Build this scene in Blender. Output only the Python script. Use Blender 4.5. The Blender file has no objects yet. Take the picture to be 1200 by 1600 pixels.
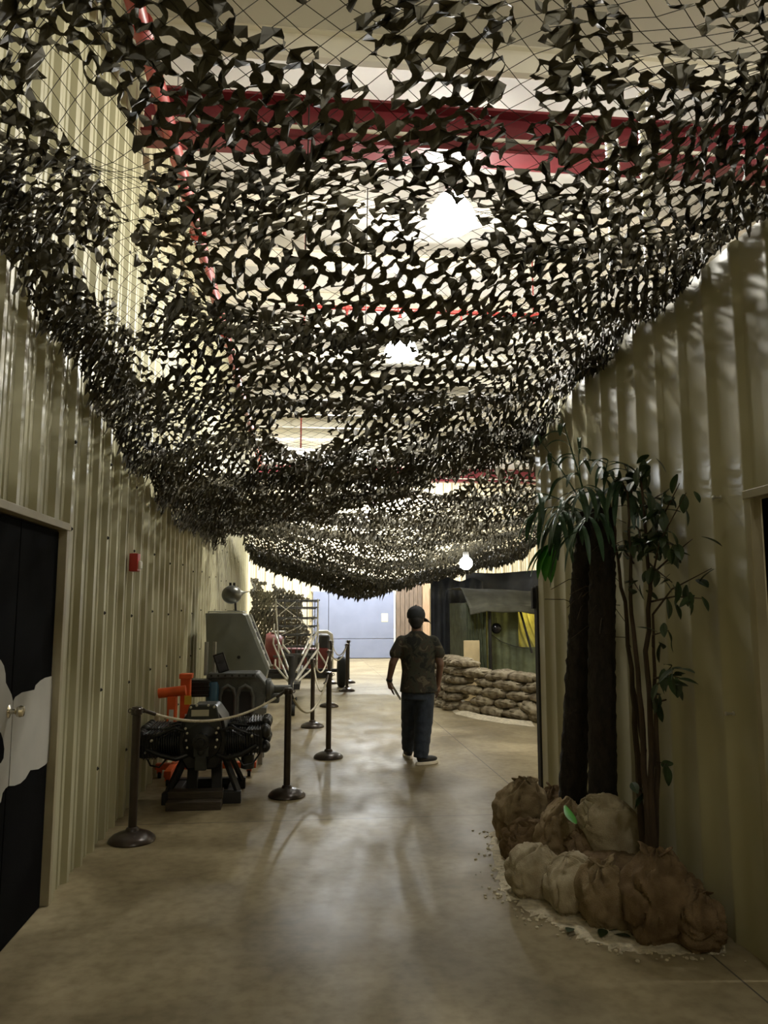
import bpy, math, random
import numpy as np
from mathutils import Vector, Matrix, noise
R = math.radians
rnd = random.Random(7)
S = bpy.context.scene
COL = S.collection
# ------------------------------------------------------------------ camera
CAM = Vector((0, 0, 1.7)); F = 1200.0
YAW = math.atan(130 / 1200.0) * 0.995; PIT = math.atan(150 / 1200.0)
RT = Vector((math.cos(YAW), -math.sin(YAW), 0)); FH = Vector((math.sin(YAW), math.cos(YAW), 0))
FW = FH * math.cos(PIT) + Vector((0, 0, math.sin(PIT))); UP = -FH * math.sin(PIT) + Vector((0, 0, math.cos(PIT)))
cd = bpy.data.cameras.new('camera'); co = bpy.data.objects.new('camera', cd); COL.objects.link(co)
cd.sensor_fit = 'HORIZONTAL'; cd.sensor_width = 36; cd.lens = 36; cd.clip_start = .05
co.location = CAM; co.rotation_euler = (math.pi / 2 + PIT, 0, -YAW)
S.camera = co
def ray(px, py): return FW + RT * ((px - 600) / F) + UP * ((800 - py) / F)
def at_z(px, py, z=0.0): d = ray(px, py); return CAM + d * ((z - CAM.z) / d.z)
def at_y(px, py, y): d = ray(px, py); return CAM + d * (y / d.y)
def at_x(px, py, x): d = ray(px, py); return CAM + d * (x / d.x)
def pix(P):
    d = P - np.array(CAM)
    w = d @ np.array(FW)
    return 600 + F * (d @ np.array(RT)) / w, 800 - F * (d @ np.array(UP)) / w, w
# ------------------------------------------------------------------ materials
def mat(name, col, rough=.6, metal=0, var=.15, nscale=8, bump=0, bscale=40, col2=None, detail=4, spec=.5, stretch=None):
    m = bpy.data.materials.new(name); m.use_nodes = True
    nt = m.node_tree; b = nt.nodes['Principled BSDF']
    b.inputs['Roughness'].default_value = rough; b.inputs['Metallic'].default_value = metal
    b.inputs['Specular IOR Level'].default_value = spec
    tc = nt.nodes.new('ShaderNodeTexCoord'); src = tc.outputs['Object']
    if stretch:
        mp = nt.nodes.new('ShaderNodeMapping'); mp.inputs['Scale'].default_value = stretch
        nt.links.new(src, mp.inputs[0]); src = mp.outputs[0]
    n = nt.nodes.new('ShaderNodeTexNoise'); n.inputs['Scale'].default_value = nscale; n.inputs['Detail'].default_value = detail
    nt.links.new(src, n.inputs['Vector'])
    r = nt.nodes.new('ShaderNodeValToRGB')
    c2 = col2 or tuple(min(1, c * (1 + var)) for c in col)
    c1 = col if col2 else tuple(c * (1 - var) for c in col)
    r.color_ramp.elements[0].position = .35; r.color_ramp.elements[1].position = .65
    r.color_ramp.elements[0].color = (*c1, 1); r.color_ramp.elements[1].color = (*c2, 1)
    nt.links.new(n.outputs[0], r.inputs[0]); nt.links.new(r.outputs[0], b.inputs['Base Color'])
    if bump:
        n2 = nt.nodes.new('ShaderNodeTexNoise'); n2.inputs['Scale'].default_value = bscale; n2.inputs['Detail'].default_value = 5
        nt.links.new(src, n2.inputs['Vector'])
        bp = nt.nodes.new('ShaderNodeBump'); bp.inputs['Strength'].default_value = bump; bp.inputs['Distance'].default_value = .02
        nt.links.new(n2.outputs[0], bp.inputs['Height']); nt.links.new(bp.outputs[0], b.inputs['Normal'])
    return m
def emit(name, col, st):
    m = bpy.data.materials.new(name); m.use_nodes = True; nt = m.node_tree
    b = nt.nodes['Principled BSDF']; b.inputs['Base Color'].default_value = (.8, .8, .8, 1)
    b.inputs['Emission Color'].default_value = (*col, 1); b.inputs['Emission Strength'].default_value = st
    return m
def cloth(name, col, trans=.35, var=.2, nscale=6):
    m = mat(name, col, .85, 0, var, nscale); nt = m.node_tree; b = nt.nodes['Principled BSDF']
    out = nt.nodes['Material Output']
    t = nt.nodes.new('ShaderNodeBsdfTranslucent'); mx = nt.nodes.new('ShaderNodeMixShader'); mx.inputs[0].default_value = trans
    rr = [n for n in nt.nodes if n.type == 'VALTORGB'][0]
    nt.links.new(rr.outputs[0], t.inputs[0]); nt.links.new(b.outputs[0], mx.inputs[1]); nt.links.new(t.outputs[0], mx.inputs[2])
    nt.links.new(mx.outputs[0], out.inputs[0]); return m
M = {}
M['wall'] = mat('khaki_steel', (.41, .39, .255), .42, 0, .06, 1.5, stretch=(1, 1, .15))
M['wall2'] = mat('khaki_steel_plain', (.41, .38, .235), .5, 0, .07, 1.5, stretch=(1, 1, .12))
M['farwall'] = mat('tan_steel', (.62, .55, .38), .6, 0, .05, 2)
M['ceil'] = mat('white_insulation', (.60, .59, .565), .6, 0, .05, 1.2, .25, 3)
M['purlin'] = mat('white_purlin', (.80, .77, .68), .5, 0, .04, 2)
M['red'] = mat('red_paint', (.17, .018, .026), .45, 0, .15, 5)
M['pipered'] = mat('red_pipe', (.30, .032, .026), .4, 0, .12, 5)
M['net'] = mat('camo_garnish', (.055, .051, .036), .6, 0, .3, 2.2, col2=(.115, .104, .068), spec=.35)
M['string'] = mat('net_string', (.03, .028, .02), .9)
M['black'] = mat('black_paint', (.012, .011, .010), .6, 0, .2, 6)
M['doorblack'] = mat('door_black', (.004, .004, .004), .85, 0, .2, 3, spec=.03)
M['white'] = mat('door_white', (.42, .41, .37), .6, 0, .05, 5)
M['brass'] = mat('knob_metal', (.7, .66, .55), .2, 1, .05)
M['trim'] = mat('khaki_trim', (.36, .32, .21), .45, 0, .06)
M['bronze'] = mat('bronze_enamel', (.042, .030, .022), .28, .15, .2, 10)
M['rope'] = mat('white_rope', (.62, .57, .44), .8, 0, .12, 60)
M['engine'] = mat('engine_black', (.013, .013, .013), .35, .3, .3, 12, .1, 30)
M['fins'] = mat('fin_black', (.02, .02, .021), .4, .4, .3, 20)
M['gear'] = mat('gearcase_dark', (.035, .038, .036), .42, .3, .25, 10)
M['stud'] = mat('stud_steel', (.6, .58, .52), .3, .9, .05)
M['greyeng'] = mat('engine_grey', (.10, .105, .10), .5, .2, .2, 10, .15, 40)
M['orange'] = mat('orange_paint', (.70, .105, .02), .4, 0, .12, 8)
M['yellow'] = mat('yellow_tag', (.7, .5, .05), .6)
M['label'] = mat('white_tag', (.6, .6, .56), .6)
M['blue'] = mat('blue_filter', (.03, .10, .17), .4, 0, .1)
M['steel'] = mat('steel_grey', (.30, .30, .28), .35, .6, .1)
M['console'] = mat('console_grey', (.155, .165, .14), .45, 0, .12, 3)
M['consoletrim'] = mat('console_trim', (.42, .44, .40), .35, .2, .1)
M['sphere'] = mat('sphere_metal', (.16, .16, .14), .3, .5, .2, 5)
M['wood'] = mat('dark_wood', (.05, .037, .024), .7, 0, .3, 6, .15, 30, stretch=(1, 8, 8))
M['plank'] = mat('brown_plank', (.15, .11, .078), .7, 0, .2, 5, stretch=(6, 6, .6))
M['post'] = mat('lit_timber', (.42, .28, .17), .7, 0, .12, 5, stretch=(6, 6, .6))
M['tube'] = mat('pale_tube', (.66, .64, .56), .4, .1, .1)
M['darktube'] = mat('lattice_steel', (.10, .10, .095), .5, .4, .2)
M['rubber'] = mat('tyre_rubber', (.012, .012, .012), .8)
M['maroon'] = mat('maroon_paint', (.13, .018, .014), .45, 0, .25, 4)
M['bluewall'] = mat('blue_panel', (.20, .225, .31), .6, 0, .06, 2, .05, 20)
M['paper'] = mat('cream_paper', (.75, .68, .42), .7, 0, .03)
M['bag'] = mat('burlap_brown', (.21, .15, .085), .95, 0, .3, 11, .5, 160, col2=(.33, .26, .16), spec=.1)
M['bagpale'] = mat('burlap_pale', (.34, .285, .19), .95, 0, .3, 11, .5, 160, col2=(.48, .42, .30), spec=.1)
M['bagdark'] = mat('burlap_dark', (.14, .095, .053), .95, 0, .3, 11, .5, 160, col2=(.235, .165, .095), spec=.1)
M['bagfar'] = mat('burlap_far', (.15, .12, .08), .95, 0, .3, 7, .6, 60, col2=(.40, .35, .25), spec=.1)
M['sand'] = mat('pale_sand', (.55, .49, .36), .95, 0, .2, 25, .5, 80)
M['leaf'] = mat('leaf_green', (.016, .034, .012), .45, 0, .4, 9, col2=(.035, .065, .022))
M['palmleaf'] = mat('palm_green', (.03, .07, .035), .4, 0, .3, 8, col2=(.055, .12, .06))
M['bright'] = mat('bright_green', (.07, .30, .04), .4, 0, .2, 8)
M['trunk'] = mat('palm_fibre', (.022, .017, .012), .95, 0, .4, 20, .8, 60, stretch=(1, 1, .4))
M['bark'] = mat('fig_bark', (.055, .036, .021), .85, 0, .35, 16, .5, 50, stretch=(1, 1, .2))
M['duct'] = mat('silver_duct', (.75, .75, .76), .25, .8, .1, 6, .3, 20)
M['lampmetal'] = mat('lamp_housing', (.35, .35, .34), .4, .5, .1)
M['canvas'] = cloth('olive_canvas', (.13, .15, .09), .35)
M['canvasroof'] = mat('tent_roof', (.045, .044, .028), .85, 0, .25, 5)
M['canvasin'] = cloth('yellow_canvas', (.42, .40, .14), .4)
M['tarp'] = mat('dark_tarp', (.028, .032, .042), .7, 0, .3, 3)
M['tan'] = mat('tan_board', (.58, .47, .27), .8, 0, .08, 5)
M['skin'] = mat('skin', (.14, .075, .05), .55, 0, .1, 10)
M['hair'] = mat('hair', (.012, .011, .011), .7)
M['jeans'] = mat('denim', (.020, .029, .047), .85, 0, .25, 14, .3, 25)
M['cap'] = mat('cap_cloth', (.020, .023, .027), .85, 0, .2, 20)
M['shoe'] = mat('shoe_black', (.012, .012, .012), .6)
M['sole'] = mat('shoe_sole', (.62, .58, .50), .6)
M['alarm'] = mat('alarm_red', (.42, .02, .015), .4, 0, .05)
M['glass'] = mat('strobe_lens', (.85, .83, .75), .15, 0, .02)
M['screen'] = mat('photo_dark', (.07, .07, .08), .4, 0, .4, 12)
def camo():
    m = bpy.data.materials.new('camo_shirt'); m.use_nodes = True; nt = m.node_tree; b = nt.nodes['Principled BSDF']
    b.inputs['Roughness'].default_value = .9
    tc = nt.nodes.new('ShaderNodeTexCoord'); n = nt.nodes.new('ShaderNodeTexNoise'); n.inputs['Scale'].default_value = 9; n.inputs['Detail'].default_value = 2
    n.inputs['Distortion'].default_value = 1.2
    r = nt.nodes.new('ShaderNodeValToRGB'); r.color_ramp.interpolation = 'CONSTANT'
    e = r.color_ramp.elements
    e[0].position = 0; e[0].color = (.010, .010, .009, 1); e[1].position = .42; e[1].color = (.030, .032, .020, 1)
    x = e.new(.53); x.color = (.035, .026, .017, 1); x = e.new(.62); x.color = (.085, .073, .048, 1)
    nt.links.new(tc.outputs['Object'], n.inputs['Vector']); nt.links.new(n.outputs[0], r.inputs[0]); nt.links.new(r.outputs[0], b.inputs['Base Color'])
    return m
M['camo'] = camo()
def floor_mat():
    m = bpy.data.materials.new('polished_concrete'); m.use_nodes = True; nt = m.node_tree; L = nt.links; N = nt.nodes.new
    b = nt.nodes['Principled BSDF']; tc = N('ShaderNodeTexCoord')
    def nz(s, d, dist=0):
        n = N('ShaderNodeTexNoise'); n.inputs['Scale'].default_value = s; n.inputs['Detail'].default_value = d; n.inputs['Distortion'].default_value = dist
        L.new(tc.outputs['Object'], n.inputs['Vector']); return n.outputs[0]
    r = N('ShaderNodeValToRGB'); e = r.color_ramp.elements
    e[0].position = .3; e[0].color = (.20, .162, .096, 1); e[1].position = .7; e[1].color = (.385, .325, .205, 1)
    L.new(nz(1.3, 6, .6), r.inputs[0])
    r2 = N('ShaderNodeValToRGB'); e = r2.color_ramp.elements
    e[0].position = .25; e[0].color = (.72, .70, .66, 1); e[1].position = .6; e[1].color = (1, 1, 1, 1)
    L.new(nz(14, 5), r2.inputs[0])
    mx = N('ShaderNodeMix'); mx.data_type = 'RGBA'; mx.blend_type = 'MULTIPLY'; mx.inputs[0].default_value = 1
    L.new(r.outputs[0], mx.inputs[6]); L.new(r2.outputs[0], mx.inputs[7])
    sp = N('ShaderNodeSeparateXYZ'); L.new(tc.outputs['Object'], sp.inputs[0])
    def line(out, p0, per, w):
        a = N('ShaderNodeMath'); a.operation = 'SUBTRACT'; L.new(out, a.inputs[0]); a.inputs[1].default_value = p0 - per / 2
        c = N('ShaderNodeMath'); c.operation = 'FLOORED_MODULO'; L.new(a.outputs[0], c.inputs[0]); c.inputs[1].default_value = per
        d = N('ShaderNodeMath'); d.operation = 'SUBTRACT'; L.new(c.outputs[0], d.inputs[0]); d.inputs[1].default_value = per / 2
        f = N('ShaderNodeMath'); f.operation = 'ABSOLUTE'; L.new(d.outputs[0], f.inputs[0])
        g = N('ShaderNodeMath'); g.operation = 'LESS_THAN'; L.new(f.outputs[0], g.inputs[0]); g.inputs[1].default_value = w; return g.outputs[0]
    mxm = N('ShaderNodeMath'); mxm.operation = 'MAXIMUM'
    L.new(line(sp.outputs[0], 2.04, 5.2, .005), mxm.inputs[0]); L.new(line(sp.outputs[1], 6.5, 5.2, .006), mxm.inputs[1])
    mx2 = N('ShaderNodeMix'); mx2.data_type = 'RGBA'; L.new(mxm.outputs[0], mx2.inputs[0]); L.new(mx.outputs[2], mx2.inputs[6]); mx2.inputs[7].default_value = (.09, .075, .055, 1)
    L.new(mx2.outputs[2], b.inputs['Base Color'])
    mr = N('ShaderNodeMapRange'); mr.inputs[3].default_value = .3; mr.inputs[4].default_value = .5; b.inputs['Specular IOR Level'].default_value = .11
    L.new(nz(2.5, 4), mr.inputs[0]); L.new(mr.outputs[0], b.inputs['Roughness'])
    bp = N('ShaderNodeBump'); bp.inputs['Strength'].default_value = .06; bp.inputs['Distance'].default_value = .02
    L.new(nz(6, 3), bp.inputs['Height']); L.new(bp.outputs[0], b.inputs['Normal'])
    return m
M['floor'] = floor_mat()
# ------------------------------------------------------------------ mesh builder
def frame(d):
    d = d.normalized(); a = Vector((0, 0, 1)) if abs(d.z) < .9 else Vector((1, 0, 0))
    u = d.cross(a).normalized(); return u, d.cross(u).normalized()
class MB:
    def __init__(s): s.v = []; s.f = []
    def add(s, vs, fs):
        b = len(s.v); s.v += [tuple(x) for x in vs]; s.f += [tuple(b + i for i in q) for q in fs]; return s
    def box(s, c, d, rot=None):
        c = Vector(c); hx, hy, hz = d[0] / 2, d[1] / 2, d[2] / 2
        vs = [Vector((x, y, z)) for x in (-hx, hx) for y in (-hy, hy) for z in (-hz, hz)]
        if rot is not None: vs = [rot @ q for q in vs]
        return s.add([c + q for q in vs], [(0, 1, 3, 2), (4, 6, 7, 5), (0, 4, 5, 1), (2, 3, 7, 6), (0, 2, 6, 4), (1, 5, 7, 3)])
    def bar(s, p0, p1, w, h=None):
        p0 = Vector(p0); p1 = Vector(p1); d = p1 - p0; u, v = frame(d); h = h or w
        vs = [p + u * a * w / 2 + v * b * h / 2 for p in (p0, p1) for a, b in ((-1, -1), (1, -1), (1, 1), (-1, 1))]
        return s.add(vs, [(3, 2, 1, 0), (4, 5, 6, 7)] + [(i, (i + 1) % 4, 4 + (i + 1) % 4, 4 + i) for i in range(4)])
    def cyl(s, p0, p1, r0, r1=None, n=14):
        return s.tube([p0, p1], [r0, r0 if r1 is None else r1], n)
    def tube(s, pts, r, n=8):
        pts = [Vector(p) for p in pts]; k = len(pts)
        rs = r if isinstance(r, (list, tuple)) else [r] * k
        vs = []; u = None
        for i, p in enumerate(pts):
            d = (pts[min(i + 1, k - 1)] - pts[max(i - 1, 0)]).normalized()
            if u is None: u, w = frame(d)
            else:
                u = (u - d * u.dot(d)).normalized(); w = d.cross(u)
            for j in range(n):
                a = 2 * math.pi * j / n; vs.append(p + (u * math.cos(a) + w * math.sin(a)) * rs[i])
        fs = [(i * n + j, i * n + (j + 1) % n, (i + 1) * n + (j + 1) % n, (i + 1) * n + j) for i in range(k - 1) for j in range(n)]
        fs += [tuple(range(n - 1, -1, -1)), tuple(range((k - 1) * n, k * n))]
        return s.add(vs, fs)
    def lathe(s, c, prof, axis=(0, 0, 1), n=28):
        c = Vector(c); ax = Vector(axis).normalized(); u, w = frame(ax); vs = []; k = len(prof)
        for r, h in prof:
            r = max(r, .0004)
            for j in range(n):
                a = 2 * math.pi * j / n; vs.append(c + ax * h + (u * math.cos(a) + w * math.sin(a)) * r)
        fs = [(i * n + j, i * n + (j + 1) % n, (i + 1) * n + (j + 1) % n, (i + 1) * n + j) for i in range(k - 1) for j in range(n)]
        fs += [tuple(range(n - 1, -1, -1)), tuple(range((k - 1) * n, k * n))]
        return s.add(vs, fs)
    def ell(s, c, r, n=16, m=10, rot=None):
        c = Vector(c); vs = []
        for i in range(m + 1):
            t = math.pi * i / m
            for j in range(n):
                a = 2 * math.pi * j / n
                q = Vector((r[0] * math.sin(t) * math.cos(a), r[1] * math.sin(t) * math.sin(a), r[2] * math.cos(t)))
                if i in (0, m): q.x += 1e-4 * math.cos(a); q.y += 1e-4 * math.sin(a)
                vs.append(c + (rot @ q if rot is not None else q))
        fs = [(i * n + j, (i + 1) * n + j, (i + 1) * n + (j + 1) % n, i * n + (j + 1) % n) for i in range(m) for j in range(n)]
        fs += [tuple(range(n)), tuple(range(m * n + n - 1, m * n - 1, -1))]
        return s.add(vs, fs)
    def capsule(s, p0, p1, r0, r1, n=14):
        p0 = Vector(p0); p1 = Vector(p1); d = p1 - p0; L = d.length; prof = []
        for i in range(6): a = math.pi / 2 * i / 5; prof.append((r0 * math.sin(a), -r0 * math.cos(a)))
        for i in range(6): a = math.pi / 2 * i / 5; prof.append((r1 * math.cos(a), L + r1 * math.sin(a)))
        return s.lathe(p0, prof, d, n)
    def prism(s, poly, ext):
        poly = [Vector(p) for p in poly]; e = Vector(ext); n = len(poly)
        return s.add(poly + [p + e for p in poly], [tuple(range(n - 1, -1, -1)), tuple(range(n, 2 * n))] + [(i, (i + 1) % n, n + (i + 1) % n, n + i) for i in range(n)])
    def loft(s, rings, n=28):
        vs = []; k = len(rings)
        for c, rx, ry in rings:
            c = Vector(c)
            for j in range(n): a = 2 * math.pi * j / n; vs.append(c + Vector((rx * math.cos(a), ry * math.sin(a), 0)))
        fs = [(i * n + j, i * n + (j + 1) % n, (i + 1) * n + (j + 1) % n, (i + 1) * n + j) for i in range(k - 1) for j in range(n)]
        fs += [tuple(range(n - 1, -1, -1)), tuple(range((k - 1) * n, k * n))]
        return s.add(vs, fs)
    def grid(s, fn, nu, nv):
        vs = [fn(i / nu, j / nv) for i in range(nu + 1) for j in range(nv + 1)]
        return s.add(vs, [(i * (nv + 1) + j, (i + 1) * (nv + 1) + j, (i + 1) * (nv + 1) + j + 1, i * (nv + 1) + j + 1) for i in range(nu) for j in range(nv)])
    def build(s, name, m, parent=None, smooth=30, bev=0, remesh=0, loc=None, solid=0):
        me = bpy.data.meshes.new(name); me.from_pydata(s.v, [], s.f); me.materials.append(M[m] if isinstance(m, str) else m)
        o = bpy.data.objects.new(name, me); COL.objects.link(o)
        if parent is not None: o.parent = parent
        if loc is not None: o.location = loc
        if bev:
            md = o.modifiers.new('b', 'BEVEL'); md.width = bev; md.segments = 2; md.limit_method = 'ANGLE'
        if solid:
            md = o.modifiers.new('s', 'SOLIDIFY'); md.thickness = solid; md.offset = 0
        if remesh:
            md = o.modifiers.new('r', 'REMESH'); md.mode = 'VOXEL'; md.voxel_size = remesh; md.use_smooth_shade = True
            md = o.modifiers.new('s', 'SMOOTH'); md.factor = .5; md.iterations = 4
        if smooth:
            me.shade_smooth(); me.set_sharp_from_angle(angle=R(smooth))
        return o
def tag(o, label=None, cat=None, group=None, kind=None):
    if label: o['label'] = label
    if cat: o['category'] = cat
    if group: o['group'] = group
    if kind: o['kind'] = kind
    return o
def empty(name, loc, label, cat, group=None, rz=0):
    o = bpy.data.objects.new(name, None); COL.objects.link(o); o.location = loc; o.rotation_euler = (0, 0, rz); o.empty_display_size = .1
    return tag(o, label, cat, group)
def copy_tree(o, parent=None):
    c = o.copy(); COL.objects.link(c); c.parent = parent
    for ch in [x for x in bpy.data.objects if x.parent == o]: copy_tree(ch, c)
    return c
XL, XR = -1.46, 2.25
ZC = 6.45; YF = 26.5
# ================================================================== SETTING
f = MB(); f.add([(-7, -5, 0), (11, -5, 0), (11, YF + .5, 0), (-7, YF + .5, 0)], [(0, 1, 2, 3)]); f.add([(-7, -5, -.1), (11, -5, -.1), (11, YF + .5, -.1), (-7, YF + .5, -.1)], [(3, 2, 1, 0)])
tag(f.build('floor', 'floor', smooth=0), kind='structure')
def rib_profile(y0, y1, dep, per=.305, kind=0):
    out = []; k = math.floor(y0 / per) - 1
    while k * per < y1 + per:
        b = k * per
        pr = [(0, 0), (.028, 1), (.072, 1), (.10, 0), (.15, 0), (.158, .22), (.172, .22), (.18, 0), (.225, 0), (.233, .22), (.247, .22), (.255, 0)] if kind == 0 else [(0, 0), (.035, 1), (.06, 1), (.10, 0)]
        for a, d in pr: out.append((b + a, d * dep))
        k += 1
    out = [(min(max(y, y0), y1), d) for y, d in out if y0 - per < y < y1 + per]
    res = []
    for y, d in out:
        if res and abs(y - res[-1][0]) < 1e-6: res[-1] = (y, d) if y <= y0 + 1e-6 else res[-1]
        else: res.append((y, d))
    return res
def rib_wall(mb, pos, y0, y1, z0, z1, sgn, dep, axis='x', kind=0, thick=.1):
    pr = rib_profile(y0, y1, dep, .305 if kind == 0 else .3, kind); n = len(pr)
    P = (lambda y, d, z: (pos + sgn * d, y, z)) if axis == 'x' else (lambda y, d, z: (y, pos + sgn * d, z))
    vs = [P(y, d, z0) for y, d in pr] + [P(y, d, z1) for y, d in pr] + [P(y, -thick, z0) for y, d in pr] + [P(y, -thick, z1) for y, d in pr]
    fs = []
    for i in range(n - 1):
        fs += [(i, i + 1, n + i + 1, n + i), (2 * n + i + 1, 2 * n + i, 3 * n + i, 3 * n + i + 1), (n + i, n + i + 1, 3 * n + i + 1, 3 * n + i), (i + 1, i, 2 * n + i, 2 * n + i + 1)]
    fs += [(0, n, 3 * n, 2 * n), (n - 1, 3 * n - 1, 4 * n - 1, 2 * n - 1)]
    mb.add(vs, fs)
w = MB()
D0, D1, DH = 2.75, 4.86, 2.18
rib_wall(w, XL, -5, D0, 0, 6.6, 1, .034); rib_wall(w, XL, D1, 20.6, 0, 6.6, 1, .034); rib_wall(w, XL, D0, D1, DH, 6.6, 1, .034)
wl = tag(w.build('wall_left', 'wall', smooth=20), kind='structure')
w = MB()                                   # fasteners on the ribs
for zz in (.55, 1.1, 1.65, 2.2, 2.75, 3.6, 4.6):
    for k in range(16, 60, 3 if zz < 3 else 2):
        y = k * .305 + .05
        if D0 < y < D1 + .1 and zz < DH: continue
        w.lathe((XL + .034, y, zz + .02 * math.sin(k * 3.1)), [(.013, 0), (.013, .005), (.007, .006), (.007, .012)], (1, 0, 0), 8)
w.build('screw', 'black', wl)
E0, E1, EH = 1.6, 3.58, 2.25
w = MB()
for a, b, z0 in ((-5, E0, 0), (E1, 7.15, 0), (E0, E1, EH)): rib_wall(w, XR, a, b, z0, 3.62, -1, .016, kind=1, thick=.12)
tag(w.build('wall_right', 'wall2', smooth=25), kind='structure')
w = MB(); rib_wall(w, YF, -7, 11, 0, 6.6, -1, .03, axis='y'); tag(w.build('wall_end', 'farwall', smooth=20), kind='structure')
for nm, c, d in (('wall_back', (2, -5.05, 3.3), (18, .1, 6.6)), ('wall_side', (10.55, 10.75, 3.3), (.1, 31.5, 6.6)), ('wall_return', (-4.2, 20.65, 3.3), (5.3, .1, 6.6)), ('wall_corner', (-6.6, 23.6, 3.3), (.1, 5.8, 6.6))):
    tag(MB().box(c, d).build(nm, 'farwall', smooth=0), kind='structure')
c = MB().box((2, 10.8, ZC + .1), (18.2, 32, .2)).build('ceiling', 'ceil', smooth=0); tag(c, kind='structure')
for k in range(20):
    y = .6 + k * 1.32
    p = MB(); p.prism([(0, 0, 0), (0, .075, 0), (0, .075, .02), (0, .012, .02), (0, .012, .20), (0, -.05, .20), (0, -.05, .215), (0, 0, .215)], (12, 0, 0))
    p.build('purlin', 'purlin', c, smooth=0, loc=(-1.45, y, ZC - .215))
for k, y in enumerate((6.35, 24.0)):
    b = MB()
    b.box((4.6, y, 5.72), (12, .26, .025)).box((4.6, y, 5.92), (12, .02, .40)).box((4.6, y, 6.12), (12, .26, .025))
    tag(b.build('beam', 'red', smooth=0), kind='structure')
    b = MB().cyl((-1.3, y - .17, 5.80), (10.4, y - .17, 5.80), .018, n=8)
    tag(b.build('conduit', 'purlin'), ['thin white conduit along the nearest red rafter', 'thin white conduit along the far red rafter', 'thin white conduit along the farthest red rafter'][k], 'conduit')
# ---- doors
def doorway(name, X, sg, y0, y1, H, leaf_m):
    root = tag(bpy.data.objects.new(name, None), kind='structure'); COL.objects.link(root); root.location = (X, (y0 + y1) / 2, 0); hw = (y1 - y0) / 2
    t = MB()
    t.box((sg * .012, -hw, H / 2), (.06, .045, H)).box((sg * .012, hw, H / 2), (.06, .045, H)).box((sg * .014, 0, H + .012), (.066, 2 * hw + .07, .045))
    t.build('door_frame', 'trim', root, bev=.004); return root
d1 = doorway('door_1', XL, 1, D0, D1, DH, 'doorblack')
lx = -.02
def leafY(px, py): return at_x(px, py, XL + lx + .022)
yA = leafY(17, 1115).y; yB = 4.82; yc = (D0 + D1) / 2
MB().box((lx, (yA + yB) / 2 - yc, DH / 2 - .01), (.04, yB - yA - .008, DH - .03)).build('door_leaf', 'doorblack', d1, bev=.003)
l2 = MB().box((lx, (D0 + .04 + yA) / 2 - yc, DH / 2 - .01), (.04, yA - D0 - .05, DH - .03)).build('door_leaf', 'doorblack', d1, bev=.003)
def crop(cx, cy): return (cx / 2.354, 760 + cy / 2.354)
def paint(pts, xo=.0225):
    m = MB(); q = [leafY(*crop(*p)) for p in pts]
    m.prism([(lx + xo, p.y - yc, p.z) for p in q], (.0015, 0, 0)); return m
paint([(48, 790), (55, 775), (80, 758), (108, 752), (126, 748), (130, 732), (148, 714), (165, 704), (190, 698), (191, 760), (178, 1010), (165, 1024), (140, 1040), (110, 1044), (92, 1075), (74, 1092), (52, 1101), (32, 1102)]).build('painted_cloud', 'white', d1, smooth=0)
paint([(-60, 640), (-10, 628), (2, 640), (13, 660), (19, 690), (20, 722), (30, 742), (41, 765), (46, 790), (29, 1102), (18, 1112), (8, 1128), (2, 1160), (-15, 1185), (-60, 1180)]).build('painted_cloud', 'white', d1, smooth=0)
paint([(-40, 900), (0, 905), (8, 930), (13, 965), (10, 1000), (0, 1018), (-40, 1020)], .0245).build('painted_patch', 'doorblack', d1, smooth=0)
kp = leafY(13, 1112); kb = MB()
kb.lathe((lx + .02, kp.y - yc, kp.z), [(.033, 0), (.033, .006), (.014, .012), (.012, .035), (.024, .045), (.03, .06), (.026, .075), (.004, .08)], (1, 0, 0), 24); kb.build('door_knob', 'brass', d1)
d2 = doorway('door_2', XR, -1, E0, E1, EH, 'doorblack')
MB().box((.03, .0, EH / 2), (.04, E1 - E0 - .08, EH - .03)).build('door_leaf', 'doorblack', d2)
MB().lathe((.01, .85, 1.0), [(.03, 0), (.03, .006), (.012, .012), (.012, .04), (.028, .05), (.028, .07), (.003, .075)], (-1, 0, 0), 20).build('door_knob', 'brass', d2)
# ---- far end : blue panel, plank wall
yb = YF - .12
a = at_y(488, 1028, yb); b = at_y(615, 925, yb)
d3 = tag(bpy.data.objects.new('door_3', None), kind='structure'); COL.objects.link(d3); d3.location = ((a.x + b.x) / 2, yb, 0)
xs = at_y(513, 1000, yb).x; zs = at_y(550, 998, yb).z; cx = (a.x + b.x) / 2; ztop = at_y(500, 924, yb).z
for x0, x1, z0, z1 in ((a.x, xs - .01, .02, ztop), (xs + .01, b.x, .02, zs - .008), (xs + .01, b.x, zs + .008, ztop)):
    MB().box(((x0 + x1) / 2 - cx, 0, (z0 + z1) / 2), (x1 - x0, .06, z1 - z0)).build('door_panel', 'bluewall', d3, bev=.004)
MB().box((xs - cx, -.002, ztop / 2), (.03, .05, ztop - .03)).build('seam', 'tarp', d3, smooth=0)
t = MB().box((b.x - cx + .03, 0, ztop / 2), (.06, .1, ztop)).box((0, .01, ztop + .03), (b.x - a.x + .1, .08, .06)); t.build('door_frame', 'label', d3, smooth=0)
pp = at_y(601, 965, yb - .035); MB().box((0, 0, 0), (.22, .008, .28)).build('paper_notice', 'paper', loc=(pp.x, yb - .036, pp.z), smooth=0)
tag(bpy.data.objects['paper_notice'], 'small cream paper notice taped on the blue panel', 'notice')
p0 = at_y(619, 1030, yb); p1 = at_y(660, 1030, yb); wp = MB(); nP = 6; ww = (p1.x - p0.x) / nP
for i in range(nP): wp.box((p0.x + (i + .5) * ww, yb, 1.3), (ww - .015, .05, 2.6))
tag(wp.build('wall_plank', 'plank', smooth=0, bev=.003), kind='structure')
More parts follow.
